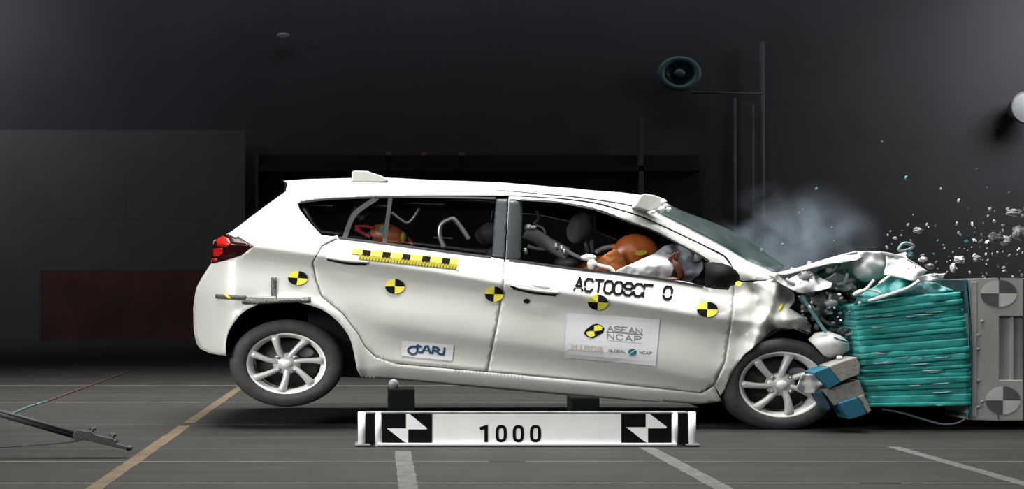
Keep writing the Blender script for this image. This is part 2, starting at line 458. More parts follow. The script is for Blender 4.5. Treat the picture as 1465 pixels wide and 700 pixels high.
for px, w, y0, y1, lb in ((1051, 5, 140, 400, 'thin grey pipe rising on the back wall, nearest to the car cabin'),
                          (1077, 4, 150, 400, 'thinnest grey pipe on the back wall, middle of the three uprights'),
                          (1090, 9, 60, 400, 'widest and tallest grey pipe of the three uprights behind the smoke')):
    mb = Mesh().tube([(X_(px, 26.2), 26.2, 0), (X_(px, 26.2), 26.2, Z_(y0, 26.2))], w / 2 / F * 26.2, 10)
    tag(mb.build('wall_pipe', M['pipe'], smooth=True), lb, 'pipe')
tag(Mesh().tube([(X_(988, 26.0), 26.0, Z_(132, 26)), (X_(1092, 26.0), 26.0, Z_(134, 26))], 0.025, 8).build('wall_rail', M['pipe'], smooth=True),
    'thin horizontal rail on the back wall between round lamp and pipes', 'rail')
# round unlit lamp
def ring_lamp():
    d = 26.2; c = P(972, 105, d); k = d / F
    root = empty('round_lamp', c, 'unlit round lamp with a dull teal rim high on the back wall', 'lamp')
    R = 25 * k
    tor = [(R * (1 - 0.17 + 0.17 * math.cos(a)), R * 0.17 * math.sin(a)) for a in [2 * math.pi * i / 10 for i in range(10)]]
    Mesh().lathe(c, tor, 1.28, 40, closed=True).build('rim', M['ring'], root, smooth=True)
    Mesh().lathe(c, [(R * 0.72, 0.02), (R * 0.6, 0.12), (R * 0.3, 0.2), (0.01, 0.2)], 1.28, 40).build('reflector', new_mat('dark_reflector', (0.03, 0.06, 0.065), 0.4), root, smooth=True)
    Mesh().blob(c + Vector((0, -0.02, 0)), R * 0.33, R * 0.2, R * 0.24).build('bulb', new_mat('unlit_bulb', (0.05, 0.10, 0.105), 0.4), root, smooth=True)
    Mesh().box((c.x - 0.06, c.y + 0.2, c.z - 0.06), (c.x + 0.06, WB, c.z + 0.06)).build('bracket', M['black'], root)
    attach(root)
ring_lamp()
def flood():
    d = 25.9; c = P(1471, 153, d); k = d / F
    root = empty('flood_lamp', c, 'pale round flood lamp glowing at the right edge of the picture', 'lamp')
    R = 23 * k
    Mesh().lathe(c, [(R * 0.92, 0.02), (R, 0.0), (R * 1.03, 0.08), (R * 0.7, 0.4), (0.01, 0.5)], 1.0, 40).build('housing', new_mat('grey_housing', (0.2, 0.2, 0.2), 0.5), root, smooth=True)
    Mesh().lathe(c, [(R * 0.92, 0.03), (R * 0.6, -0.05), (0.01, -0.09)], 1.0, 40).build('lens', new_mat('lit_lens', (0.25, 0.26, 0.27), 0.8, emit=0.6), root, smooth=True)
    Mesh().box((c.x - 0.08, c.y + 0.3, c.z - 0.08), (c.x + 0.08, WB, c.z + 0.08)).build('bracket', M['black'], root)
    attach(root)
flood()
tag(Mesh().blob(P(405, 50, 26.3), 0.15, 0.08, 0.05).build('small_lamp', new_mat('dim_lamp', (0.12, 0.12, 0.12), 0.4, emit=0.25), smooth=True),
    'tiny dim lamp high on the back wall above the partition edge', 'lamp')

# ------------------------------------------------------------------ THE CAR
YC = 8.88                                    # middle of the car
car = empty('car', (P(720, 615, 8.0).x, YC, 0.0), 'white five-door hatchback crashing nose first into the teal barrier', 'car')

CREASE = [(280, 344), (365, 353), (466, 367), (550, 378), (628, 390), (720, 406), (800, 418), (980, 448), (1060, 460)]
LOW = [(520, 470), (586, 484), (711, 503), (800, 515), (866, 525), (1001, 556)]
ROOF = [(400, 262), (431, 260), (503, 258.5), (551, 258), (631, 262), (717, 265), (824, 274), (887, 283), (912, 289), (937, 303),
        (981, 325), (1020, 345), (1044, 358), (1067, 372), (1095, 384), (1200, 395)]
SILL = [(280, 500), (517, 530), (567, 524), (697, 537), (760, 543), (866, 553), (1001, 567), (1040, 570)]
REARTOP = [(262, 440), (328, 333), (411, 264), (430, 258)]

def body_depth(x, y):
    cr = interp(CREASE, x); D = 8.0
    v = cr - y
    if v > 0:
        D += 0.0036 * min(v, 36) + 0.0016 * max(0, v - 36)
        t = max(0.0, 24 - (y - interp(ROOF, x))) / 24
        D += 0.17 * t * t
    else:
        w = -v
        D += 0.030 * sm(-2, 16, w) - 0.042 * sm(16, 80, w)
        if x > 480:
            lw = interp(LOW, x) - y
            k = sm(500, 600, x)
            D += k * (0.030 * sm(16, -6, lw) * (1 - sm(-14, -44, lw) * 0.8)) if lw < 16 else 0
        s = y - interp(SILL, x)
        if s > -2: D += 0.10 * min(1.5, (s + 2) / 26) ** 1.6
    if x < 345:
        D += 0.30 * ((345 - x) / 68) ** 2
    e = math.hypot((x - 416) / 94, (y - 519) / 88)
    D -= 0.035 * math.exp(-((e - 1.0) / 0.10) ** 2)
    # slack of the shaken panels near the impact
    if x > 1000:
        k = sm(1000, 1090, x)
        q = Vector((x * 0.035, y * 0.04, 1.7))
        D += k * (0.05 * noise.noise(q) + 0.008 * noise.noise(q * 2.0))
        g = abs((x - 1078) - (y - 420) * 0.45)          # the deep fold in the wing
        D += 0.07 * math.exp(-(g / 9) ** 2) * sm(395, 420, y) * (1 - sm(480, 500, y))
    D += 0.004 * noise.noise(Vector((x * 0.02, y * 0.02, 5)))
    return D

def panel(name, poly, m, parent, holes=(), depth=body_depth, step=6.0, off=0.0, solid=0.004, far=False, smooth=True, label=None):
    vo, tr = fill(poly, holes, step)
    vs = [P(p.x, p.y, depth(p.x, p.y) + off) for p in vo]
    mb = Mesh()
    mb.add(vs, tr)
    o = mb.build(name, m, parent, smooth, solid, 1.0 if solid else 0)
    # make normals face the camera side
    me = o.data
    if sum(p.normal.y * p.area for p in me.polygons) > 0: me.flip_normals()
    if solid: o.modifiers[0].offset = -1.0
    if far:
        mb = Mesh(); mb.add([Vector((p.x, 2 * YC - p.y, p.z)) for p in vs], tr)
        mb.build(name, m, parent, smooth, solid, 0)
    if label: o['label'] = label
    return o

ARCH = [(517, 540), (511, 528.6), (507, 508.6), (500, 483), (483, 460), (460, 443), (431, 433.7), (410, 430.5), (388, 431), (368.6, 435.7), (345.7, 448.6), (328.6, 471), (323, 490), (323, 509)]
ARCH = [(p.x, p.y) for p in catmull([Vector(p) for p in ARCH], 4)]
BODY = ([(411, 262), (431, 260), (503, 258.5), (551, 258), (631, 262), (717, 265), (824, 274), (887, 283), (912, 289), (937, 303), (981, 325), (1020, 345),
         (1043.6, 358), (1067, 372), (1095, 384), (1110, 392), (1100, 400), (1062, 402), (1050, 398), (1048, 381), (1037, 366), (1005, 349.5), (964, 330),
         (939, 318.5), (919, 309.5), (880, 297.5), (850, 289.5), (800, 283.3), (742, 279.8), (727, 279.5), (620, 279.5), (534, 281.5),
         (500, 284), (460, 286), (432, 289), (426, 291.5), (428.6, 300), (443, 318.6), (460, 336.5), (484, 339.5), (461, 351), (447, 375), (451, 400),
         (459, 424), (490, 449.5), (511.5, 478), (521.5, 496.5), (537, 511.5), (566, 521.5), (699, 533.2), (760, 538.8), (866, 548.6), (1003, 563.5), (1022, 553),
         (1029, 568), (1033, 575), (1000, 578.5), (900, 573), (800, 565), (700, 556), (600, 546.5)]
        + ARCH + [(p.x, p.y) for p in catmull([Vector(p) for p in [(312, 507.5), (300, 505), (287, 499), (281, 490), (277.5, 470), (277, 440), (281, 413), (290, 396), (300, 380), (303, 377.5)]], 4)] + [ (322, 373), (345, 366),
                  (363, 352), (345, 341), (328, 333.5), (343, 323), (360, 309.5), (384, 292), (409, 274)])
side = panel('body_shell', BODY, M['paint'], car, far=True, step=5.0)

REAR_DOOR = [(534, 283), (620, 281), (726, 281), (721, 372), (718, 420), (711.5, 455), (696.5, 531.4), (567, 520), (538.5, 510), (523, 495), (513, 477), (491, 448), (460.5, 423), (452.5, 400), (448.5, 375), (462, 352.5), (487, 340), (500, 313)]
REAR_WIN = [(536, 284.5), (620, 283), (709.5, 284), (727.5, 284), (722, 370.5), (703.6, 367), (660, 362), (603, 354.5), (546, 347), (489, 340.5), (502, 313)]
rear_door = panel('rear_door', REAR_DOOR[:2] + REAR_DOOR[2:], M['paint'], car, far=True, step=5.0,
                  holes=()) if False else None
# the rear door: the panel below the glass line, with a thin black frame round the glass
RD_LOW = [(487, 341), (546, 348.2), (603, 355.7), (660, 363.2), (703, 368.3), (721, 371.8), (718, 420), (711.5, 455), (696.5, 531.4), (567, 520), (538.5, 510), (523, 495), (513, 477), (491, 448), (460.5, 423), (452.5, 400), (448.5, 375), (462, 352.5)]
rear_door = panel('rear_door', RD_LOW, M['paint'], car, far=True, step=5.0)
FD_OUT = [(728, 281.5), (742, 281.5), (800, 285), (850, 291.3), (880, 299.3), (918, 311), (938, 320), (963, 331.5), (1004, 351.2), (1035.5, 367.5), (1046.5, 381),
          (1048.5, 400), (1048.5, 430), (1043, 470), (1035, 520), (1020.5, 551), (1003, 561.7), (866, 546.8), (760, 537), (698.5, 531.4), (713.5, 455), (720, 420), (723.5, 373)]
FD_WIN = [(728.5, 285), (749, 286.5), (800, 290), (850, 300), (880, 311), (905.5, 320), (933, 330), (955, 341), (1004, 367.5), (1016, 377), (1016, 412), (982, 403), (946, 399), (881, 390.5), (824, 384.5), (746, 373.8), (723.8, 371.6)]
front_door = panel('front_door', FD_OUT, M['paint'], car, holes=(FD_WIN,), far=True, step=5.0)

# painted jambs just behind the door gaps
def later_jambs():
    grey = new_mat('shaded_jamb', (0.45, 0.45, 0.44), 0.6)
    for par, pts in ((rear_door, [(484, 340), (462, 351.5), (448, 375), (452, 400), (460, 423.5), (490.5, 448.7), (512, 477.5), (522, 495.7), (538, 510.7), (567, 520.7), (697, 532.3)]),
                     (front_door, [(723, 375), (719, 420), (712.5, 455), (697.5, 531)]),
                     (front_door, [(698, 532.3), (760, 538), (866, 547.7), (1003, 562.6), (1021, 552), (1036, 520), (1044.3, 470), (1049.5, 430), (1049.5, 401)])):
        strip('door_jamb', pts, 8, grey, par, off=0.014, th=0.004)
# black seals and the curved quarter divider
def strip(name, pts, w, m, parent, off=-0.006, th=0.012, dfn=body_depth, n=5, label=None):
    pts = [tuple(p) for p in catmull([Vector(p) for p in pts], n)]
    L = []
    for i, p in enumerate(pts):
        a = Vector(pts[max(0, i - 1)]); b = Vector(pts[min(len(pts) - 1, i + 1)])
        t = (b - a).normalized(); nn = Vector((-t.y, t.x)) * (w / 2)
        L.append((Vector(p) + nn, Vector(p) - nn))
    mb = Mesh(); v = []
    for a, b in L:
        for q, o in ((a, off), (b, off), (b, off + th), (a, off + th)):
            v.append(P(q.x, q.y, dfn(q.x, q.y) + o))
    f = []
    for i in range(len(L) - 1):
        for k in range(4): f.append((4 * i + k, 4 * i + (k + 1) % 4, 4 * i + 4 + (k + 1) % 4, 4 * i + 4 + k))
    f += [(0, 1, 2, 3), tuple(4 * (len(L) - 1) + k for k in (3, 2, 1, 0))]
    mb.add(v, f)
    o = mb.build(name, m, parent, False)
    if label: o['label'] = label
    return o
later_jambs()
strip('window_seal', [(485, 340), (546, 347.6), (603, 355.2), (660, 362.8), (703, 368)], 2.6, M['black'], rear_door)
strip('window_seal', [(728, 372), (746, 374.2), (824, 384.8), (881, 391), (946, 399.6), (1006, 410)], 3.0, M['black'], front_door)
strip('window_frame', [(745, 286), (800, 289.5), (850, 299), (880, 310), (905, 319.5), (933, 329.5), (955, 340.5), (1004, 367), (1014, 374)], 2.4, M['black'], front_door)
strip('window_frame', [(430, 290), (460, 286), (500, 283.5), (560, 282.3), (620, 282), (709, 283.6)], 2.6, M['black'], rear_door)
strip('divider_bar', [(540, 283), (512, 302), (501, 318), (493, 341)], 7, new_mat('grey_seal', (0.035, 0.038, 0.04), 0.6, spec=0.1), rear_door)
strip('glass_run', [(558.5, 283), (555, 310), (550, 347)], 6, new_mat('grey_bar', (0.035, 0.035, 0.035), 0.7, spec=0.1), rear_door)
pa = panel('pillar_cover', [(709.5, 285), (726.5, 285), (721.5, 370.5), (703.6, 367)], M['pillar'], rear_door, step=3.5, depth=lambda x, y: body_depth(x, y) + 0.02 * ((x - (727 - (y - 285) * 0.06)) / 18) ** 2, label='smoky grey pillar cover')
pb = panel('pillar_cover', [(728.8, 285.5), (748, 287), (745, 373.2), (723.8, 370.8)], M['pillar'], front_door, step=3.5, depth=lambda x, y: body_depth(x, y) + 0.02 * ((x - (727 - (y - 285) * 0.06)) / 18) ** 2, label='smoky grey pillar cover')
# glass of the rear door and the rear quarter
panel('window_glass', [(540, 284.5), (620, 283), (709, 284.5), (703.5, 366), (660, 361.5), (603, 354), (546, 346.5), (491, 340), (503, 313)], M['side_glass'], rear_door, off=0.02, step=12, solid=0.003, far=True)
panel('quarter_glass', [(428, 291.5), (460, 286.5), (500, 284.5), (537, 283), (503, 313), (489, 340.5), (460, 337.5), (443, 319.5), (429, 300)], M['side_glass'], side, off=0.015, step=12, solid=0.003, far=True)
# roof seam in black, running down the windscreen pillar
strip('roof_seam', [(800, 283.8), (850, 290.2), (880, 298.3), (918, 310), (938, 319), (963, 330.5), (1004, 350), (1036, 366), (1046, 379)], 1.6, M['ink'], side, off=-0.002, th=0.01)

# shells bridging the near and the far side (roof, rear window, tailgate, windscreen)
def bridge(name, edge, m, bulge, parent, n=18, solid=0.004, wob=0.0, dfn=body_depth, drop=0.0):
    pts = densify(edge, 8, closed=False)
    mb = Mesh(); v = []; k = len(pts)
    for (x, y) in pts:
        a = P(x, y, dfn(x, y)); b = Vector((a.x, 2 * YC - a.y, a.z))
        for j in range(n + 1):
            t = j / n; p = a.lerp(b, t); s = 2 * t - 1
            q = (1 - s * s)
            bx, bz = bulge(x, y) if callable(bulge) else bulge
            p.x += bx * q; p.z += bz * q - drop * t
            if wob:
                w = noise.noise(Vector((x * 0.03, t * 6, y * 0.03))) * wob * min(1, 6 * t, 6 * (1 - t)); p.z += w; p.x += w
            v.append(p)
    f = [(i * (n + 1) + j, i * (n + 1) + j + 1, (i + 1) * (n + 1) + j + 1, (i + 1) * (n + 1) + j) for i in range(k - 1) for j in range(n)]
    mb.add(v, f)
    return mb.build(name, m, parent, True, solid, 0)
bridge('roof_panel', [(411, 262), (431, 260), (503, 258.5), (551, 258), (631, 262), (717, 265), (824, 274), (887, 283), (912, 289), (937, 303)], M['paint'],
       lambda x, y: (0.20 * sm(850, 937, x) - 0.06 * sm(430, 411, x), 0.052 + 0.02 * sm(800, 930, x)), car)
bridge('windscreen', [(937, 303), (981, 325), (1020, 345), (1043.6, 358), (1067, 372), (1095, 384), (1110, 391)], M['windscreen'],
       lambda x, y: (0.20 + 0.10 * sm(937, 1010, x) - 0.09 * sm(1040, 1110, x), 0.072), car)
bridge('rear_window', [(411, 262), (409, 274), (384, 292), (360, 309.5), (343, 323), (328, 333.5)], M['back_glass'], (-0.05, 0.02), car)
bridge('tailgate', [(328, 333.5), (306, 345), (303, 377.5), (290, 396), (281, 413), (277, 440), (277.5, 470), (281, 490), (287, 499), (300, 505), (323, 509)], M['paint'], (-0.02, 0.0), car)
# black screen border along the pillar and roof
strip('screen_trim', [(940, 304.5), (981, 325.2), (1020, 345), (1044, 358), (1067, 371), (1094, 383)], 1.6, M['grime'], side, off=-0.004, th=0.01)

# tail lamp
TL = [(304, 376), (302.5, 366), (306, 346), (315, 338), (327, 334.5), (345, 342), (361.5, 352), (345, 365), (322, 372)]
tl = panel('tail_lamp', TL, M['dark_red'], car, step=4, off=-0.004, far=True)
for pts in ([(309, 343), (318, 338), (327, 341), (330, 349), (324, 354), (310, 352)], [(305, 356), (318, 355), (319, 362), (313, 367), (305, 367)], [(304, 370), (311, 370), (309, 374), (304.5, 375)], [(357, 350.5), (361, 352), (357, 354)]):
    panel('red_lens', pts, M['red'], tl, step=3, off=-0.010, solid=0.004)
panel('lamp_cap', [(327, 333), (334, 333), (342, 338), (336, 339.5), (329, 336)], M['clip'], tl, step=3, off=-0.014, solid=0.006)

# door handles
def handle(x0, y0, x1, y1, parent, cup=True):
    mb = Mesh(); n = 14; v = []
    for i in range(n + 1):
        t = i / n; x = x0 + (x1 - x0) * t; y = y0 + (y1 - y0) * t + 1.2 * math.sin(math.pi * t)
        out = 0.012 + 0.035 * math.sin(math.pi * t) ** 0.5
        w = 4.2 * (0.45 + 0.55 * math.sin(math.pi * (0.08 + 0.84 * t)))
        d = body_depth(x, y)
        for dy, dd in ((-w * 0.6, -out * 0.6), (0, -out), (w * 0.5, -out * 0.7), (w * 0.5, -out * 0.7 + 0.012), (-w * 0.6, -out * 0.6 + 0.012)):
            v.append(P(x, y + dy, d + dd))
    f = [(5 * i + k, 5 * i + (k + 1) % 5, 5 * i + 5 + (k + 1) % 5, 5 * i + 5 + k) for i in range(n) for k in range(5)]
    f += [(0, 1, 2, 3, 4), tuple(5 * n + k for k in (4, 3, 2, 1, 0))]
    mb.add(v, f).build('door_handle', M['paint'], parent, True)
    strip('handle_shadow_strip', [(x0 + 2, y0 + 3.0), ((x0 + x1) / 2, (y0 + y1) / 2 + 5.2), (x1 - 3, y1 + 3.4)], 3.2, M['black'], parent, off=-0.002, th=0.004)  # black strip painted in for the shade under the handle
handle(466, 368.5, 527, 375.5, rear_door)
handle(731, 409.5, 799, 419.5, front_door)
panel('handle_cup', [(760, 406.5), (768, 404.8), (778, 405.5), (786, 409.5), (787, 413), (776, 412), (765, 410)], new_mat('grey_cup', (0.42, 0.42, 0.43), 0.5), front_door, step=4, off=-0.003, solid=0.002)
strip('handle_shadow_strip', [(730, 410), (737, 411.5), (744, 414.5)], 2.4, M['ink'], front_door, off=-0.03, th=0.004)  # short black strip, shade at the handle's end
panel('lock_cylinder', [(753.5 + 4.6 * math.cos(a), 431 + 3.4 * math.sin(a)) for a in [k * math.pi / 8 for k in range(16)]], M['ink'], front_door, step=2, off=-0.006, solid=0.006)

# quartered stickers
def quarters(cx, cy, rx, ry, parent, rot=0.0, invert=True):
    mb = Mesh(); cr, sr = math.cos(rot), math.sin(rot)
    n = 8
    for q in range(4):
        v = []; ring = [(0, 0)] + [(math.cos(q * math.pi / 2 + k * math.pi / 2 / n), math.sin(q * math.pi / 2 + k * math.pi / 2 / n)) for k in range(n + 1)]
        for (u, w) in ring:
            uu, ww = u * cr - w * sr, u * sr + w * cr
            x, y = cx + uu * rx, cy - ww * ry
            v.append(P(x, y, body_depth(x, y) - 0.012))
        mb.add(v, [(0, k + 1, k + 2) for k in range(n)], 1 if q % 2 == 0 else 0)
    o = mb.build('target_sticker', [M['yellow'], M['ink']], parent, False, merge=False)
    o['label'] = 'round yellow and black quartered target sticker'
    return o
quarters(426, 398, 14, 10, side, -0.12)
quarters(565, 410, 14, 10.5, rear_door, -0.02)
quarters(707, 421, 13.5, 11, rear_door, -0.05)
quarters(855.5, 433, 14.5, 11, front_door, -0.05)
quarters(1012, 443, 15, 11, front_door, -0.02)

# --- lettering as raised strokes
GLY = {
    'A': [[(0, 6), (2, 0), (4, 6)], [(0.8, 4), (3.2, 4)]], 'C': [[(4, 1.2), (3, 0), (1, 0), (0, 1.5), (0, 4.5), (1, 6), (3, 6), (4, 4.8)]],
    'T': [[(0, 0), (4, 0)], [(2, 0), (2, 6)]], '0': [[(1, 0), (3, 0), (4, 1.3), (4, 4.7), (3, 6), (1, 6), (0, 4.7), (0, 1.3), (1, 0)]],
    '8': [[(1, 0), (3, 0), (4, 1), (4, 2), (3, 2.9), (1, 2.9), (0, 2), (0, 1), (1, 0)], [(1, 2.9), (0, 4), (0, 5), (1, 6), (3, 6), (4, 5), (4, 4), (3, 2.9)]],
    '6': [[(4, 0.9), (3, 0), (1, 0), (0, 1.4), (0, 4.7), (1, 6), (3, 6), (4, 5), (4, 3.8), (3, 2.9), (0.4, 2.9)]],
    'F': [[(0, 6), (0, 0), (4, 0)], [(0, 2.9), (3, 2.9)]], 'S': [[(4, 1), (3, 0), (1, 0), (0, 1), (0, 2), (1, 3), (3, 3), (4, 4), (4, 5), (3, 6), (1, 6), (0, 5)]],
    'E': [[(4, 0), (0, 0), (0, 6), (4, 6)], [(0, 3), (3, 3)]], 'N': [[(0, 6), (0, 0), (4, 6), (4, 0)]], 'P': [[(0, 6), (0, 0), (3, 0), (4, 1), (4, 2), (3, 3), (0, 3)]],
    'M': [[(0, 6), (0, 0), (2, 3.5), (4, 0), (4, 6)]], 'I': [[(2, 0), (2, 6)]], 'R': [[(0, 6), (0, 0), (3, 0), (4, 1), (4, 2), (3, 3), (0, 3)], [(2, 3), (4, 6)]],
    'G': [[(4, 1), (3, 0), (1, 0), (0, 1.5), (0, 4.5), (1, 6), (3, 6), (4, 5), (4, 3.3), (2.3, 3.3)]], 'L': [[(0, 0), (0, 6), (4, 6)]],
    'O': [[(1, 0), (3, 0), (4, 1.3), (4, 4.7), (3, 6), (1, 6), (0, 4.7), (0, 1.3), (1, 0)]], 'B': [[(0, 0), (3, 0), (4, 1), (4, 2), (3, 3), (0, 3)], [(3, 3), (4, 4), (4, 5), (3, 6), (0, 6), (0, 0)]],
    'J': [[(3, 0), (3, 4.8), (2, 6), (1, 6), (0, 5)]], '1': [[(0.6, 1.3), (2.4, 0), (2.4, 6)]], ' ': [],
}
def stroke(mb, pts, w, to3, mi=0, hw=None):
    """ribbon along a pixel polyline, mitred; hw = vertical thickness factor"""
    n = len(pts); closed = (pts[0] == pts[-1]) and n > 2
    L = []
    for i in range(n):
        if closed: a, b = pts[(i - 1) % (n - 1)] if i else pts[n - 2], pts[(i + 1) % n] if i < n - 1 else pts[1]
        else: a, b = pts[max(0, i - 1)], pts[min(n - 1, i + 1)]
        p = Vector(pts[i]); d0 = (p - Vector(a)); d1 = (Vector(b) - p)
        if d0.length < 1e-6: d0 = d1
        if d1.length < 1e-6: d1 = d0
        d0.normalize(); d1.normalize()
        t = (d0 + d1).normalized() if (d0 + d1).length > 0.2 else d1
        nn = Vector((-t.y, t.x)); c = max(0.45, abs(nn.dot(Vector((-d1.y, d1.x)))))
        nn = nn * (w / 2 / c)
        e = Vector((0, 0))
        if not closed and i == 0: e = -d1 * w * 0.3
        if not closed and i == n - 1: e = d0 * w * 0.3
        L.append((p + nn + e, p - nn + e))
    v = [to3(q.x, q.y) for ab in L for q in ab]
    mb.add(v, [(2 * i, 2 * i + 1, 2 * i + 3, 2 * i + 2) for i in range(n - 1)], mi)
def text(mb, s, x, y, cw, ch, adv, w, to3, slope=0.0, slant=0.0, mi=0, cuts=None):
    for k, c in enumerate(s):
        for pl in GLY[c]:
            def tr(u, q):
                X = x + k * adv + u / 4 * cw - (q / 6) * ch * slant
                return (X, y + q / 6 * ch + (X - x) * slope)
            if cuts and k in cuts:
                lo, hi = cuts[k]                    # the stencil gap: drop what lies between the heights lo and hi
                fine = densify(pl, 0.35, closed=False); run = []
                for (u, q) in fine + [None] if False else fine:
                    if lo < q < hi:
                        if len(run) > 1: stroke(mb, [tr(*r) for r in run], w, to3, mi)
                        run = []
                    else: run.append((u, q))
                if len(run) > 1: stroke(mb, [tr(*r) for r in run], w, to3, mi)
            else:
                stroke(mb, [tr(*r) for r in pl], w, to3, mi)
side3 = lambda off: (lambda x, y: P(x, y, body_depth(x, y) - off))
mb = Mesh()
text(mb, 'ACT0086F 0', 824, 397.5, 11.5, 17.5, 14.1, 3.3, side3(0.010), slope=0.098, slant=0.14,
     cuts={0: (4.3, 5.3), 1: (3.2, 4.6), 4: (2.7, 3.6), 5: (3.3, 4.1), 6: (2.4, 3.8), 7: (2.4, 3.6), 9: (3.2, 4.6)})
mb.build('lettering', M['ink'], front_door, merge=False)['label'] = 'black stencilled test number'
# big sticker
mb = Mesh()
q4 = [(811, 448), (944, 457), (938, 524), (807, 512)]
vo, tr = fill(q4, (), 9)
mb.add([side3(0.007)(p.x, p.y) for p in vo], tr, 0)
text(mb, 'ASEAN', 869, 466, 8.2, 7.5, 10.2, 1.3, side3(0.009), slope=0.09, mi=1)
text(mb, 'NCAP', 869, 477.5, 9, 7.0, 13.0, 1.3, side3(0.009), slope=0.09, mi=1)
stroke(mb, [(868, 475), (920, 479)], 1.2, side3(0.009), 1)
stroke(mb, [(870, 487), (918, 491)], 0.8, side3(0.009), 4)
text(mb, 'MIROS', 818, 493.5, 7.0, 6.2, 9.2, 1.5, side3(0.009), slope=0.09, mi=4)
stroke(mb, [(814, 501), (862, 505)], 0.9, side3(0.009), 4)
text(mb, 'GLOBAL', 871, 500.5, 3.2, 3.2, 4.2, 0.9, side3(0.009), slope=0.05, mi=1)
text(mb, 'NCAP', 915, 503.0, 3.4, 3.2, 4.6, 0.9, side3(0.009), slope=0.05, mi=1)
cx, cy = 905, 504
circ = [(cx + 6.3 * math.cos(a), cy + 4.8 * math.sin(a)) for a in [k * math.pi / 10 for k in range(20)]]
mb.add([side3(0.010)(*c) for c in circ], [tuple(range(20))], 3)
stroke(mb, [(cx - 4.5, cy + 3), (cx, cy - 0.5), (cx + 4.5, cy - 3)], 1.0, side3(0.012), 0)
# badge: black rounded lozenge with two yellow leaves
cx, cy = 850, 473.5
bad = [(835, 477), (838, 472), (847, 465), (854, 463), (861, 466), (865, 470), (863, 476), (856, 480), (848, 484.5), (840, 482)]
mb.add([side3(0.010)(*c) for c in bad], [tuple(range(len(bad)))], 2)
mb.add([side3(0.012)(*c) for c in [(850, 474), (850, 466.5), (856, 465), (862, 468), (861, 472.5), (856, 473.5)]], [tuple(range(6))], 5)
mb.add([side3(0.012)(*c) for c in [(850, 474), (851, 480.5), (846, 482.8), (840, 480), (838.5, 475.5), (843, 474)]], [tuple(range(6))], 5)
o = mb.build('sponsor_sticker', [M['sheet'], M['grey_print'], M['ink'], M['teal_print'], M['tan_print'], M['yellow']], front_door, merge=False)
o['label'] = 'white sticker with crash test logos'
# small blue logo sticker
mb = Mesh()
vo, tr = fill([(575, 487.5), (649, 494), (647, 517), (574, 509.5)], (), 9)
mb.add([side3(0.007)(p.x, p.y) for p in vo], tr, 0)
s3 = side3(0.010)
stroke(mb, [tuple(p) for p in catmull([(597, 497.5), (591, 496.5), (585.5, 498.5), (584, 502.5), (588, 506.5), (593, 507), (596.5, 504), (597.5, 498), (598, 494)], 4)], 3.2, s3, 1)
stroke(mb, [(596, 495.5), (603, 496.5)], 3.2, s3, 1)
stroke(mb, [(599.5, 504.5), (604, 504.5), (609, 496), (612, 496), (615.5, 505.5)], 3.2, s3, 1)
stroke(mb, [(606, 501.5), (613, 502.3)], 1.8, s3, 1)
stroke(mb, [(618.5, 506), (620, 497), (626, 498), (628, 500.5), (625.5, 502.5), (621, 502)], 3.2, s3, 1)
stroke(mb, [(624, 502.5), (628.5, 506.8), (634.5, 507.5), (636, 498.5)], 3.2, s3, 1)
o = mb.build('logo_sticker', [M['sheet'], M['navy']], rear_door, merge=False); o['label'] = 'pale sticker with a navy four-letter logo'

# yellow measuring strip below the rear window
mb = Mesh()
s3 = side3(0.009)
def yt(x): return 355.5 + (x - 505) * 0.103
def quad(x0, x1, a, b, off, mi, sh=0.0):
    mb.add([side3(off)(x0, yt(x0) + a), side3(off)(x1, yt(x1) + a), side3(off)(x1 - sh, yt(x1) + b), side3(off)(x0 - sh, yt(x0) + b)], [(0, 1, 2, 3)], mi)
for i in range(10): quad(505 + i * 15.1, 505 + (i + 1) * 15.1, 0, 7.5, 0.009, 0, 1.5)
for i in range(10): quad(514 + i * 14.1, 514 + (i + 1) * 14.1, 7.2, 14.5, 0.009, 1, 1.0)
for i in range(5): quad(519.5 + i * 28.4, 531 + i * 28.4, 0.4, 7.8, 0.016, 2, 1.5)
quad(654, 657.5, 8.5, 15.5, 0.009, 3, 1)
o = mb.build('measuring_strip', [M['yellow'], M['yellow_dull'], M['ink'], M['sheet']], rear_door, merge=False)
o['label'] = 'yellow and black measuring strip'
mb = Mesh()
for i in range(32):
    x = 516 + i * 4.4
    mb.tube([side3(0.010)(x, yt(x) + 7.4), side3(0.010)(x - 1, yt(x) + 14.4)], 0.0042, 6, 0)
o = mb.build('comb_teeth', M['yellow_dull'], rear_door, True); o['kind'] = 'stuff'

# marker tapes over the rear arch
panel('marker_tape', [(308, 421), (352, 423), (352, 429), (308, 427)], new_mat('grey_rod', (0.07, 0.07, 0.06), 0.5), side, step=6, off=-0.022, solid=0.012)
panel('yellow_band', [(320, 421.6), (325, 421.8), (331, 427.6), (326, 427.3)], M['yellow'], side, step=5, off=-0.024, solid=0.003)
panel('marker_tape', [(346, 427.5), (395, 427), (445, 425), (445, 431.5), (395, 433.5), (346, 435)], M['tape'], side, step=6, off=-0.022, solid=0.010)
panel('marker_tape', [(387.5, 397), (395.5, 397), (395.5, 426), (387.5, 426)], M['tape'], side, step=6, off=-0.016, solid=0.010)
panel('marker_tape', [(350, 423.5), (395, 424), (395, 428), (350, 429)], new_mat('light_grey_tape', (0.22, 0.22, 0.20), 0.5), side, step=6, off=-0.018, solid=0.008)

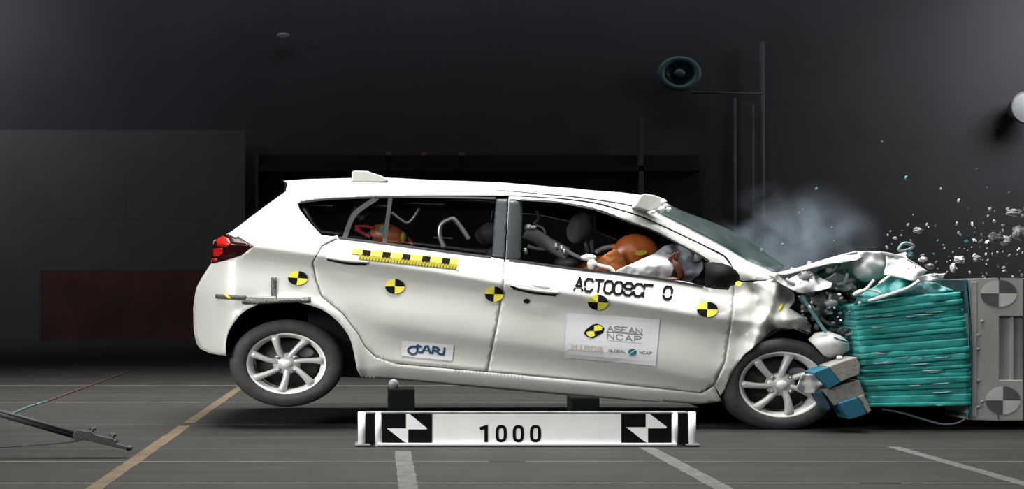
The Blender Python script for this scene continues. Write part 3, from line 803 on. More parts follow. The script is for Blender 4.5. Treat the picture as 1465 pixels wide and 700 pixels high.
# roof boxes
def px_solid(name, pts, d0, d1, m, parent=None, bevel=0.008):
    return Mesh().prism(pts, d0, d1).build(name, m, parent, False, bevel=bevel)
px_solid('roof_fin', [(503, 260), (503.5, 246), (506, 244.3), (526, 244.8), (533, 247.5), (545, 251), (556, 257.5), (550, 260)], 8.38, 8.46, M['paint'], car)
px_solid('gauge_box', [(908, 296), (914, 285), (918, 279), (922, 277), (936, 279), (952, 285), (954, 289), (950, 292), (948, 296), (930, 302)], 8.22, 8.36, M['paint'], car)
for (x, y, r) in ((949.5, 289, 3.6), (956.5, 299.5, 3.2), (947, 299, 3.8), (934, 303.5, 3.0)):
    Mesh().blob(P(x, y, 8.2), r / F * 8.2 * 1.2, 0.03, r / F * 8.2).build('gauge_knob', M['clip'], car, True)

# side mirror with the yellow bulb
mir = [(1008, 376), (1020, 375), (1034, 377), (1045, 381), (1053, 387), (1058, 394), (1058.5, 400), (1054, 407), (1045, 410), (1042, 415), (1022, 413.5), (1008, 411)]
vo, tr = fill([tuple(p) for p in mir], (), 5)
cxm, cym = 1035, 395
mirror_d = lambda x, y: 7.94 + 0.10 * min(1.3, ((x - cxm) / 28) ** 2 + ((y - cym) / 22) ** 2)
mo = panel('door_mirror', mir, M['gloss_black'], front_door, depth=mirror_d, step=4, solid=0.03)
strip('mirror_edge', [(1012, 376), (1010, 390), (1013, 407)], 3.2, new_mat('grey_edge', (0.06, 0.06, 0.06), 0.5), front_door, off=-0.03, th=0.02)
Mesh().blob(P(1056.5, 406, 7.92), 0.02, 0.02, 0.016).build('indicator_bulb', M['amber'], front_door, True)

# wings and nose, crushed
FEND = [(1050.5, 401), (1062, 404), (1095, 402), (1112, 396), (1122, 405), (1136, 420), (1137, 432), (1129, 441), (1140, 447), (1150, 453), (1161, 466), (1159, 478), (1150, 476), (1136.6, 470.6),
        (1117, 472), (1088, 489), (1064, 508), (1047, 532.6), (1037, 557), (1031, 567), (1023, 552), (1037.5, 520), (1045.5, 470), (1051, 430)]
def fend_depth(x, y):
    D = body_depth(x, y)
    k = sm(1060, 1110, x)
    q = Vector((x * 0.06, y * 0.055, 9.1))
    D += k * (0.10 * noise.noise(q * 0.8) + 0.022 * abs(noise.noise(q * 1.7)))
    g = abs((x - 1103) + (y - 430) * 0.35); D -= 0.05 * math.exp(-(g / 8) ** 2)
    D -= 0.05 * math.exp(-(((x - 1143) / 12) ** 2 + ((y - 456) / 9) ** 2))
    return D
fender = panel('front_wing', FEND, M['paint'], car, depth=fend_depth, step=3.5, far=True, label='buckled white front wing')
panel('yellow_scrap', [(1114, 441), (1119, 434), (1122, 436), (1118, 444), (1114, 445)], M['yellow'], fender, depth=lambda x, y: fend_depth(x, y) - 0.012, step=3, solid=0.003)
def crumple(base, a, fx, seed, tilt=(0, 0), c=(0, 0)):
    def fn(x, y):
        q = Vector((x * fx, y * fx * 1.2, seed))
        return base + a * noise.noise(q * 0.8) + a * 0.35 * abs(noise.noise(q * 1.8)) + tilt[0] * (x - c[0]) + tilt[1] * (y - c[1])
    return fn
panel('torn_plate', [(1095, 391), (1110, 390), (1123, 402), (1136, 396), (1148.6, 388), (1159, 387.5), (1170, 396), (1191, 405), (1189, 411), (1170, 416.5), (1146, 420), (1136, 416), (1121, 408)],
      M['torn'], car, depth=crumple(8.02, 0.09, 0.05, 3, (0, -0.003), (1140, 400)), step=3.5, label='torn white plate of the scuttle')
# the bonnet, bent up into a tent: a sheet right across the car plus its folded near flange
HOOD = [(1112, 391), (1130, 386.5), (1148, 381.5), (1180, 372), (1208, 364), (1226, 360), (1234, 361), (1252, 360), (1268, 361.5), (1290, 366), (1310, 377), (1326, 388)]
bridge('bonnet', HOOD, M['torn'], lambda x, y: (0.0, -0.13 - 0.04 * sm(1260, 1326, x)), car, n=30, wob=0.03, drop=0.22, dfn=lambda x, y: 8.03)
panel('bonnet_flange', [(1112, 390), (1130, 386), (1148, 381), (1180, 371), (1208, 363), (1226, 359.5), (1233, 361), (1234, 367), (1226, 372), (1208, 375), (1190, 377), (1174, 380.5), (1148, 387), (1124, 393.5), (1115, 392.5)],
      M['paint'], car, depth=crumple(7.98, 0.02, 0.06, 1, (-0.0002, -0.007), (1170, 372)), step=3, label='bright bent edge of the bonnet')
panel('bonnet_fold', [(1226, 361), (1236, 360), (1252, 360), (1268, 362), (1274, 372), (1268, 385), (1264, 396), (1250, 403), (1236, 404), (1224, 398), (1218, 388), (1219, 372)],
      M['torn'], car, depth=lambda x, y: 8.0 + 0.10 * ((x - 1244) / 26) ** 2 + 0.16 * max(0, (y - 384) / 22) ** 2 + 0.05 * noise.noise(Vector((x * 0.07, y * 0.07, 4))), step=3, label='hanging folded bonnet nose')
panel('bonnet_flap', [(1268, 366), (1278, 369), (1284, 364), (1296, 361), (1300, 368), (1298, 373), (1326, 387), (1312, 396), (1330, 392), (1345, 392), (1354, 391), (1350, 399), (1335, 402), (1316, 403), (1298, 400), (1280, 396), (1264, 393), (1268, 380)],
      M['torn'], car, depth=crumple(7.97, 0.08, 0.055, 8, (0, -0.003), (0, 380)), step=3, label='torn white flap of the bonnet over the barrier')
panel('bumper_scrap', [(1156, 486), (1166, 476), (1185, 473.5), (1202, 480), (1214, 489), (1216, 501), (1203, 510.5), (1188, 514), (1178, 509), (1168, 498)],
      M['torn'], car, depth=lambda x, y: 7.94 + 0.08 * (((x - 1188) / 30) ** 2 + ((y - 493) / 20) ** 2), step=3, label='white scrap of bumper above the front wheel')
strip('trim_scrap', [(1193, 483), (1203, 487), (1215, 490)], 2.4, M['teal_print'], car, dfn=lambda x, y: 7.93)
Mesh().blob(P(1201, 512, 7.9), 0.02, 0.02, 0.014).build('clip_scrap', M['clip'], car, True)
panel('wheel_scrap', [(1140, 555), (1144, 544), (1148, 536), (1158, 535), (1170, 539), (1179, 549), (1172, 556), (1168, 564), (1156, 563), (1146, 561)], M['torn'], car,
      depth=crumple(7.86, 0.05, 0.08, 5, (0, 0.003), (0, 550)), step=2.5, label='torn white plastic hanging in front of the front wheel')
strip('hose', [(1148, 425), (1160, 444), (1172, 462), (1182, 476)], 5, M['teal_light'], car, dfn=lambda x, y: 7.97)

# crushed engine: tubes, pulleys, brackets packed behind the wing
eng_poly = [(1124, 396), (1175, 380), (1218, 376), (1222, 400), (1226, 430), (1228, 480), (1215, 488), (1190, 474), (1162, 470), (1140, 446), (1136, 425)]
back = Mesh().box((P(1120, 0, 8.1).x, 8.55, P(0, 500, 8.5).z), (P(1226, 0, 8.1).x, 9.5, P(0, 392, 8.5).z)).build('engine_block', M['chip_dark'], car, bevel=0.02)
for i in range(110):
    while True:
        x, y = rnd.uniform(1124, 1228), rnd.uniform(380, 486)
        if inside(x, y, eng_poly): break
    d = rnd.uniform(7.98, 8.4); s = rnd.uniform(3, 8.5) / F * d
    mt = rnd.choice(['chip_dark', 'chip_dark', 'chip_grey', 'grime', 'chip_grey', 'chip_dark', 'chip_white', 'headlamp'])
    c = P(x, y, d); mb = Mesh(); k = i % 4
    if mt == 'chip_white': s *= 0.4
    if k == 0:
        mb.blob(c, s * 1.2, s, s * 0.8, 0.5, 2.5, 10, 7, seed=i, rot=rnd.uniform(0, 3))
    elif k == 1:
        a = rnd.uniform(0, 3.1); t = Vector((math.cos(a) * 1.2, rnd.uniform(-.4, .4), math.sin(a)))
        mb.tube([c - t * s * 1.6, c + Vector((0, -0.01, rnd.uniform(-.01, .01))), c + t * s * 1.6], s * 0.42, 8)
    elif k == 2:
        mb.lathe(c, [(s * 0.3, 0), (s, 0), (s, s * 0.5), (s * 0.7, s * 0.5)], 1.25, 14)
    else:
        poly = [(x + math.cos(q) * s * F / d * rnd.uniform(0.6, 1.3), y + math.sin(q) * s * F / d * rnd.uniform(0.5, 1.1)) for q in [j * 2 * math.pi / 5 for j in range(5)]]
        mb.prism(poly, d, d + 0.03)
    mb.build('engine_fragment', M[mt], car, k != 3)
panel('lamp_bracket', [(1180, 400), (1196, 391), (1212, 396), (1226, 412), (1210, 418), (1190, 414)], M['grime'], car, depth=crumple(8.05, 0.06, 0.05, 6), step=4)
panel('inner_wing', [(1156, 415), (1178, 418), (1186, 440), (1176, 445), (1160, 430)], M['grime'], car, depth=crumple(8.1, 0.08, 0.05, 2), step=4)

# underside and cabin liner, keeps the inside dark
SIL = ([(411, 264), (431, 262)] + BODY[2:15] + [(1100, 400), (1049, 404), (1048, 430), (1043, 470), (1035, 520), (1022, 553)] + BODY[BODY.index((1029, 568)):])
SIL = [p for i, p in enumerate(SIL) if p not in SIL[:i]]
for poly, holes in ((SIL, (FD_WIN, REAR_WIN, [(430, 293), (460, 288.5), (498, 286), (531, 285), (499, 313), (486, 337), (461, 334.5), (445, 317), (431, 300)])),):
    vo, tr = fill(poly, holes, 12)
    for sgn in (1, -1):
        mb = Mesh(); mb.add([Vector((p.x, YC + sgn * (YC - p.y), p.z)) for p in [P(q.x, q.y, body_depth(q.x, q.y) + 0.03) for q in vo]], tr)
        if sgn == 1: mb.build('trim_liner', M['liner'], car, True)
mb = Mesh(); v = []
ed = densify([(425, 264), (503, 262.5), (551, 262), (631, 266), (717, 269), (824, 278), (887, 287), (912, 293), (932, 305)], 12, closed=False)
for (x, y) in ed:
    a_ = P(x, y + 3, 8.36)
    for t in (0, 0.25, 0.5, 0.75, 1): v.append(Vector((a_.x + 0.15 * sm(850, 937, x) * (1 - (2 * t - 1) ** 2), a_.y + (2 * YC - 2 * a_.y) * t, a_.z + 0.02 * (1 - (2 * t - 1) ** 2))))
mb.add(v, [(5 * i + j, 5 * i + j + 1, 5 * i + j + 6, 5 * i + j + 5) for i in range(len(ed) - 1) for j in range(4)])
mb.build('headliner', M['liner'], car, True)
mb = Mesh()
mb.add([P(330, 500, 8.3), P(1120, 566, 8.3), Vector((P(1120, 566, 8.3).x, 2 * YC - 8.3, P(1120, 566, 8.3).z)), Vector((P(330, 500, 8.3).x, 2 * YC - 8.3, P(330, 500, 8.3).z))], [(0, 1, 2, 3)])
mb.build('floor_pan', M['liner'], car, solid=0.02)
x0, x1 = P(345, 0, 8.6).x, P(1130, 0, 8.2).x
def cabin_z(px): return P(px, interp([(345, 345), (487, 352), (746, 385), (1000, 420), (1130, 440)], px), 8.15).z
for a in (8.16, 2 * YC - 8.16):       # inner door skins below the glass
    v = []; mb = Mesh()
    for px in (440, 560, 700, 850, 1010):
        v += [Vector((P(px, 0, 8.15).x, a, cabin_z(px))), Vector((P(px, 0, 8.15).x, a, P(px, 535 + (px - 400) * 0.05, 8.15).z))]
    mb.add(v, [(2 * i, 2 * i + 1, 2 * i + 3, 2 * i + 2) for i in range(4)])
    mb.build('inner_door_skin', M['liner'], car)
# wheel housings
def housing(arch, d0, d1, name='wheel_housing'):
    mb = Mesh(); n = len(arch)
    a = [P(x, y, d0) for x, y in arch]; b = [Vector((p.x, d1, p.z)) for p in a]
    mb.add(a + b, [(i, i + 1, i + 1 + n, i + n) for i in range(n - 1)] + [tuple(range(n, 2 * n))])
    mb.build(name, M['liner'], car, solid=0.004)
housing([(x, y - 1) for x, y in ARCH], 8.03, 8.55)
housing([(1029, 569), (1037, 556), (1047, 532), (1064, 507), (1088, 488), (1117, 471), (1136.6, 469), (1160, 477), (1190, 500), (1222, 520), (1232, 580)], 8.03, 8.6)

# --- wheels
def make_wheel(cx, cy, rim_px, tyre_px, start, d0, label, far=False):
    c = P(cx, cy, d0); k = d0 / F; sx = 1.31
    R = rim_px * k; T = tyre_px * k
    base = Mesh().lathe(c, [(R * 0.94, 0.012), (R * 1.0, 0.0), (R * 1.03, 0.004), (R * 1.03, 0.02), (R * 0.99, 0.14), (R * 0.92, 0.15), (R * 0.86, 0.13), (R * 0.86, 0.04), (R * 0.93, 0.02)], sx, 64, closed=True)
    w = base.build('wheel', M['alloy_inner'], car, True); w['label'] = label
    prof = [(R * 1.0, 0.0), (R * 1.05, -0.018), (R + (T - R) * 0.45, -0.026), (R + (T - R) * 0.8, -0.014), (T * 0.985, 0.01), (T, 0.035), (T, 0.15), (T * 0.985, 0.175), (R + (T - R) * 0.6, 0.2), (R * 1.0, 0.17)]
    Mesh().lathe(c, prof, sx, 72, closed=True).build('tyre', M['rubber'], w, True)
    mb = Mesh()
    for g in (0.06, 0.092, 0.125):
        mb.lathe(c, [(T * 1.001, g - 0.004), (T * 1.004, g - 0.003), (T * 1.004, g + 0.003), (T * 1.001, g + 0.004)], sx, 72)
    mb.build('tread_rib', M['rubber'], w, True)
    Mesh().lathe(c + Vector((0, 0.10, 0)), [(0.001, 0), (R * 0.80, 0), (R * 0.80, 0.012), (0.001, 0.012)], sx, 40).build('brake_disc', M['brake'], w, True)
    for i in range(7):
        a0 = math.radians(start + i * 360 / 7); v = []; n = 8
        for j in range(n + 1):
            t = j / n; r = R * (0.13 + 0.81 * t)
            a = a0 + math.radians(13) * (1 - t) ** 1.3
            hw = R * (0.105 - 0.03 * math.sin(math.pi * t) ** 1 + 0.025 * t)
            y = 0.030 - 0.012 * math.sin(math.pi * t) - 0.016 * t
            er = Vector((math.cos(a), 0, math.sin(a))); et = Vector((-math.sin(a), 0, math.cos(a)))
            for u, dy in ((-1.0, 0.012), (-0.55, -0.008), (0.55, -0.008), (1.0, 0.012), (0.8, 0.04), (-0.8, 0.04)):
                p = er * r + et * hw * u
                v.append(c + Vector((p.x * sx, y + dy, p.z)))
        f = [(6 * j + q, 6 * j + (q + 1) % 6, 6 * j + 6 + (q + 1) % 6, 6 * j + 6 + q) for j in range(n) for q in range(6)] + [(0, 1, 2, 3, 4, 5), tuple(6 * n + q for q in (5, 4, 3, 2, 1, 0))]
        Mesh().add(v, f).build('spoke', M['alloy'], w, True)
    Mesh().lathe(c, [(0.001, 0.006), (R * 0.12, 0.008), (R * 0.16, 0.014), (R * 0.30, 0.022), (R * 0.36, 0.045), (R * 0.3, 0.07)], sx, 32).build('hub', M['alloy'], w, True)
    Mesh().lathe(c, [(0.001, -0.006), (R * 0.10, -0.003), (R * 0.13, 0.008)], sx, 24).build('hub_cap', M['alloy_inner'], w, True)
    for i in range(4):
        a = math.radians(45 + 90 * i)
        q = c + Vector((math.cos(a) * R * 0.30 * sx, 0.006, math.sin(a) * R * 0.30))
        Mesh().lathe(q, [(0.001, 0.0), (0.007, 0.0), (0.009, 0.004), (0.009, 0.02)], sx, 10).build('wheel_nut', M['chrome'], w, True)
        Mesh().lathe(q, [(0.010, 0.008), (0.016, 0.008), (0.016, 0.02)], sx, 14).build('nut_recess', M['grime'], w, True)
    Mesh().blob(c + Vector((R * 0.45 * sx, 0.085, R * 0.35)), 0.06, 0.02, 0.035).build('brake_caliper', M['chip_grey'], w, True)
make_wheel(409.5, 520.5, 43.5, 62.5, 5, 8.05, 'silver seven-spoke rear wheel, lifted off the floor')
make_wheel(1119, 550.5, 47, 66.5, 25, 8.03, 'silver seven-spoke front wheel pressed onto the floor')
for (cx, cy, r) in ((409.5, 520.5, 62.5), (1119, 550.5, 66.5)):      # far side tyres
    c = P(cx, cy, 8.05); c.y = 2 * YC - 8.05 - 0.2; T = r * 8.05 / F
    Mesh().lathe(c, [(0.01, 0.02), (T * 0.7, 0.0), (T, 0.03), (T, 0.16), (T * 0.7, 0.19), (0.01, 0.18)], 1.31, 48).build('far_tyre', M['rubber'], car, True)
Mesh().tube([P(409.5, 520, 8.2), Vector((P(409.5, 520, 8.2).x, 9.5, P(409.5, 520, 8.2).z))], 0.04).build('rear_axle', M['black'], car, True)
Mesh().tube([P(1119, 550, 8.2), Vector((P(1119, 550, 8.2).x, 9.5, P(1119, 550, 8.2).z))], 0.04).build('front_axle', M['black'], car, True)

# --- inside the cabin
def pt(pts, d): return [P(x, y, d) for x, y in pts]
def smooth3(pts, n=6): return catmull(pts, n)
def ptube(name, pts, d, r, m, parent, seg=8):
    return Mesh().tube(smooth3(pt(pts, d)), r, seg).build(name, m, parent, True)
ptube('grab_handle', [(635, 354), (629, 337), (631, 322), (642, 314.5), (650, 314), (660, 326), (671, 343)], 8.32, 0.017, M['steel'], car)
ptube('grab_handle', [(561, 304), (572, 313), (583, 319), (592, 311), (600, 298)], 8.45, 0.012, M['steel'], car)
ptube('seat_bar', [(620, 340), (648, 341)], 8.7, 0.006, M['grime'], car)
def seat(px0, px1, py0, py1, lean, d, w, head):
    mb = Mesh(); a = P(px0, py0, d); b = P(px1, py1, d); z0 = min(a.z, b.z)
    o = Mesh().blob((0.5 * (a.x + b.x), d + w / 2, 0.5 * (a.z + b.z)), abs(b.x - a.x) / 2, w / 2, abs(a.z - b.z) / 2, 0.15, 2, 20, 14, rot=lean).build('seat_back', M['seat'], car, True)
    if head:
        Mesh().blob(P(head[0], head[1], d + 0.15), 0.11, 0.12, 0.08, 0.1, 2, 16, 12, rot=lean).build('headrest', M['seat'], car, True)
seat(690, 760, 350, 500, 0.15, 8.35, 0.5, (702, 335))
seat(690, 760, 350, 500, 0.15, 9.05, 0.5, (702, 335))
seat(440, 510, 345, 470, 0.2, 8.35, 1.1, None)
ptube('steering_wheel', [(985, 405), (978, 385), (984, 365), (996, 362)], 8.75, 0.018, M['black'], car)
Mesh().box((P(1000, 0, 8.2).x, 8.25, P(0, 470, 8.2).z), (P(1090, 0, 8.2).x, 9.55, P(0, 398, 8.2).z)).build('dashboard', M['liner'], car, bevel=0.03)
# grey lower stays and fittings seen through the open window
ptube('stay_arm', [(752, 331), (770, 340), (788, 352), (812, 364)], 8.45, [0.05, 0.055, 0.05, 0.045, 0.05][0], M['grey_cloth'], car)
Mesh().blob(P(756, 326, 8.42), 0.03, 0.03, 0.03).build('stay_knuckle', M['steel'], car, True)
Mesh().blob(P(763, 325.5, 8.40), 0.022, 0.02, 0.014).build('stay_bolt', M['clip'], car, True)
ptube('hose_loop', [(765, 322), (776, 326), (780, 335), (774, 342)], 8.6, 0.008, M['grey_cloth'], car)
ptube('hose_loop', [(767, 302), (771, 312), (764, 321)], 8.6, 0.012, M['seat'], car)
ptube('lower_bar', [(755, 352), (768, 356), (784, 357)], 8.45, 0.014, M['grey_cloth'], car)
for (x, y) in ((751, 360), (803, 356), (806, 361), (795, 353)):
    Mesh().tube([P(x, y - 5, 8.4), P(x + 2, y + 4, 8.4)], 0.013, 10).build('sensor_plug', M['steel'], car, True)
ptube('cable_bundle', [(806, 354), (816, 362), (828, 368), (838, 372)], 8.4, 0.014, M['grey_cloth'], car)
# far passenger seat headrest and its posts
Mesh().blob(P(829, 326, 8.9), 0.085, 0.10, 0.125, 0.12, 2, 20, 14, rot=-0.35).build('headrest', M['grey_cloth'], car, True)
for x0_, y0_, x1_, y1_ in ((842, 306, 845, 332), (848, 308, 850, 333), (836, 342, 841, 362), (846, 344, 848, 362)):
    Mesh().tube([P(x0_, y0_, 8.9), P(x1_, y1_, 8.9)], 0.016, 8).build('headrest_post', M['grey_cloth'], car, True)
Mesh().blob(P(810, 377, 8.5), 0.09, 0.1, 0.05).build('seat_cushion_edge', M['seat'], car, True)
# white belt fitting in front of the dummy's shoulder
bf = Mesh().blob(P(842, 369, 8.26), 0.05, 0.03, 0.025, 0.35, 2.5, 16, 12, seed=3)
bf.blob(P(847, 379, 8.24), 0.034, 0.03, 0.038, 0.25, 2.5, 16, 12, seed=5)
bf.build('belt_fitting', M['clip'], car, True)
ptube('belt_webbing', [(853, 380), (864, 382), (874, 385), (878, 391)], 8.25, 0.016, M['clip'], car)
ptube('belt_webbing', [(852, 362), (862, 356), (875, 353)], 8.6, 0.018, M['grime'], car)

# airbag, tied to the steering wheel: a crumpled white cushion, grey where it slackens
def bagd(x, y):
    e = min(1.2, ((x - 930) / 62) ** 2 + ((y - 385) / 30) ** 2)
    q = Vector((x * 0.03, y * 0.035, 2.2))
    return 8.20 + 0.14 * e + 0.05 * noise.noise(q) + 0.03 * abs(noise.noise(q * 2.7))
bag = panel('airbag', [(878, 393), (884, 386), (900, 379), (918, 371), (936, 363), (950, 356), (962, 364), (966, 380), (962, 394), (954, 404), (930, 402), (900, 398)],
            M['bag'], car, depth=bagd, step=3, solid=0.01, label='inflated white driver airbag')
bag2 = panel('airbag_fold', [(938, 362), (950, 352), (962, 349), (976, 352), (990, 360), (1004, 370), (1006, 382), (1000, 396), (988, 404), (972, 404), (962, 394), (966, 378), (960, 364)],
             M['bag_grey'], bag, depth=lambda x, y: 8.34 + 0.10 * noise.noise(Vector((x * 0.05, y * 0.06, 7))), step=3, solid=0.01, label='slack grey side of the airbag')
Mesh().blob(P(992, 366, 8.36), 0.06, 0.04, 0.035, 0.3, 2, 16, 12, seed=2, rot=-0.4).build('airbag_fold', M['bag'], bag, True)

attach(car)

# ------------------------------------------------------------------ crash test dummies
def skin_body(name, joints, bones, m, parent, sub=2):
    me = bpy.data.meshes.new(name); me.from_pydata([j[0] for j in joints], bones, []); me.update()
    o = bpy.data.objects.new(name, me); COL.objects.link(o); o.parent = parent
    s = o.modifiers.new('skin', 'SKIN')
    for i, j in enumerate(joints):
        r = j[1]; me.skin_vertices[0].data[i].radius = r if isinstance(r, tuple) else (r, r)
    me.skin_vertices[0].data[0].use_root = True
    s.use_smooth_shade = True
    u = o.modifiers.new('smooth', 'SUBSURF'); u.levels = sub; u.render_levels = sub
    me.materials.append(m)
    return o
def finger_set(mb, base, fwd, up, side_, L):
    for k, (u, l) in enumerate(((-1.5, 0.8), (-0.5, 0.95), (0.5, 1.0), (1.5, 0.9))):
        a = base + side_ * u * 0.017
        mb.tube([a, a + fwd * L * l * 0.45, a + fwd * L * l * 0.75 - up * L * 0.2, a + fwd * L * l * 0.8 - up * L * 0.5], [0.009, 0.009, 0.008, 0.007], 8)
    a = base - fwd * 0.05 - side_ * 0.03
    mb.tube([a, a + fwd * 0.03 - side_ * 0.02, a + fwd * 0.055 - side_ * 0.025 - up * 0.015], [0.011, 0.010, 0.008], 8)

def driver():
    d = 8.62
    root = empty('crash_test_dummy', P(815, 440, d), 'brown crash test dummy in the driving seat, head thrown down onto the airbag', 'dummy')
    J = [(P(790, 455, d), (0.15, 0.13)), (P(812, 425, d), (0.15, 0.12)), (P(838, 400, d), (0.16, 0.12)), (P(858, 384, d), (0.15, 0.11)), (P(873, 375, d), (0.075, 0.07)), (P(886, 369, d), (0.06, 0.06)),
         (P(856, 388, d - 0.17), 0.062), (P(882, 412, d - 0.16), 0.046), (P(930, 415, d - 0.08), 0.042), (P(966, 402, d - 0.12), 0.034), (P(974, 388, d - 0.12), 0.030),
         (P(856, 388, d + 0.2), 0.062), (P(885, 415, d + 0.24), 0.046), (P(955, 402, d + 0.15), 0.036),
         (P(850, 460, d - 0.1), 0.085), (P(925, 448, d - 0.1), 0.06), (P(965, 505, d - 0.1), 0.045), (P(990, 510, d - 0.1), 0.035),
         (P(850, 460, d + 0.12), 0.085), (P(925, 448, d + 0.12), 0.06), (P(965, 505, d + 0.12), 0.045), (P(990, 510, d + 0.12), 0.035)]
    B = [(0, 1), (1, 2), (2, 3), (3, 4), (4, 5), (3, 6), (6, 7), (7, 8), (8, 9), (9, 10), (3, 11), (11, 12), (12, 13), (0, 14), (14, 15), (15, 16), (16, 17), (0, 18), (18, 19), (19, 20), (20, 21)]
    skin_body('body', J, B, M['jacket'], root)
    # head: bald vinyl skull, bowed so that the face points down at the airbag
    hc = P(907, 361, 8.44)
    k = d / F
    mb = Mesh(); seg, rings = 40, 28; v = []
    rot = math.radians(-62)           # nose towards lower right
    for i in range(rings + 1):
        th = math.pi * i / rings
        for j in range(seg):
            ph = 2 * math.pi * j / seg
            x, y, z = math.sin(th) * math.cos(ph), math.sin(th) * math.sin(ph), math.cos(th)
            # local: +x = face, z = crown
            rx, ry, rz = 0.128, 0.092, 0.138
            X, Y, Z = x * rx, y * ry, z * rz
            if z < 0: X *= 1 - 0.18 * (-z); Y *= 1 - 0.32 * (-z)
            if x > 0:
                f = math.exp(-((y / 0.16) ** 2)) * math.exp(-(((z + 0.12) / 0.16) ** 2)); X += 0.030 * f                 # nose
                f = math.exp(-(((abs(y) - 0.36) / 0.15) ** 2)) * math.exp(-(((z - 0.02) / 0.10) ** 2)); X -= 0.016 * f * (x > 0.3)    # eye sockets
                f = math.exp(-((y / 0.4) ** 2)) * math.exp(-(((z + 0.46) / 0.05) ** 2)); X -= 0.008 * f * (x > 0.3)       # mouth line
                f = math.exp(-((y / 0.3) ** 2)) * math.exp(-(((z + 0.78) / 0.12) ** 2)); X += 0.016 * f                  # chin
            f = math.exp(-(((x + 0.05) / 0.12) ** 2)) * math.exp(-(((z + 0.05) / 0.2) ** 2)) * (abs(y) > 0.8); Y += math.copysign(0.012, y) * f   # ears
            a = X * math.cos(rot) - Z * math.sin(rot); b = X * math.sin(rot) + Z * math.cos(rot)
            v.append(hc + Vector((a * 1.22, Y, b)))
    mb.add(v, [(i * seg + j, (i + 1) * seg + j, (i + 1) * seg + (j + 1) % seg, i * seg + (j + 1) % seg) for i in range(rings) for j in range(seg)])
    mb.build('head', M['skin'], root, True)['label'] = 'bald brown vinyl head'
    Mesh().blob(P(879, 353, 8.44), 0.03, 0.02, 0.02).build('neck_bolt', M['jacket'], root, True)
    # orange bib over the neck and shoulder
    vo, tr = fill([(853, 375), (866, 364), (879, 356.5), (884, 360), (891, 368), (897, 377), (892, 384), (884, 390), (868, 386)], (), 3)
    mb = Mesh(); mb.add([P(p.x, p.y, 8.30 + 0.05 * ((p.x - 874) / 20) ** 2 + 0.01 * noise.noise(Vector((p.x * .2, p.y * .2, 0)))) for p in vo], tr)
    mb.build('shoulder_flap', M['jacket'], root, True, 0.012, 0)['label'] = 'orange-brown shoulder flap'
    for (x, y, rx_, ry_, a) in ((917, 362, 8.5, 3.6, 0.1),):
        circ = [(x + rx_ * math.cos(t), y + ry_ * math.sin(t) - (math.cos(t) * rx_) * a) for t in [k_ * math.pi / 8 for k_ in range(16)]]
        Mesh().prism(circ, 8.30, 8.31).build('marker_disc', M['yellow_dull'], root)
    hb = P(968, 378, 8.30)
    mb = Mesh(); mb.tube([P(970, 402, 8.33), P(974, 392, 8.28), P(969, 380, 8.26), P(962, 371, 8.26)], [0.020, 0.027, 0.030, 0.018], 12)
    finger_set(mb, P(964, 374, 8.25), Vector((-0.4, 0.0, 0.9)).normalized(), Vector((-0.6, 0.5, -0.3)).normalized(), Vector((0.75, -0.3, 0.35)).normalized(), 0.06)
    mb.build('hand', new_mat('dark_brown_vinyl', (0.13, 0.045, 0.022), 0.5), root, True)
    Mesh().blob(P(961, 400, 8.20), 0.05, 0.03, 0.014, 0.15, 2, 16, 12).build('wrist_pad', bpy.data.materials['dark_brown_vinyl'], root, True)
    attach(root)
driver()
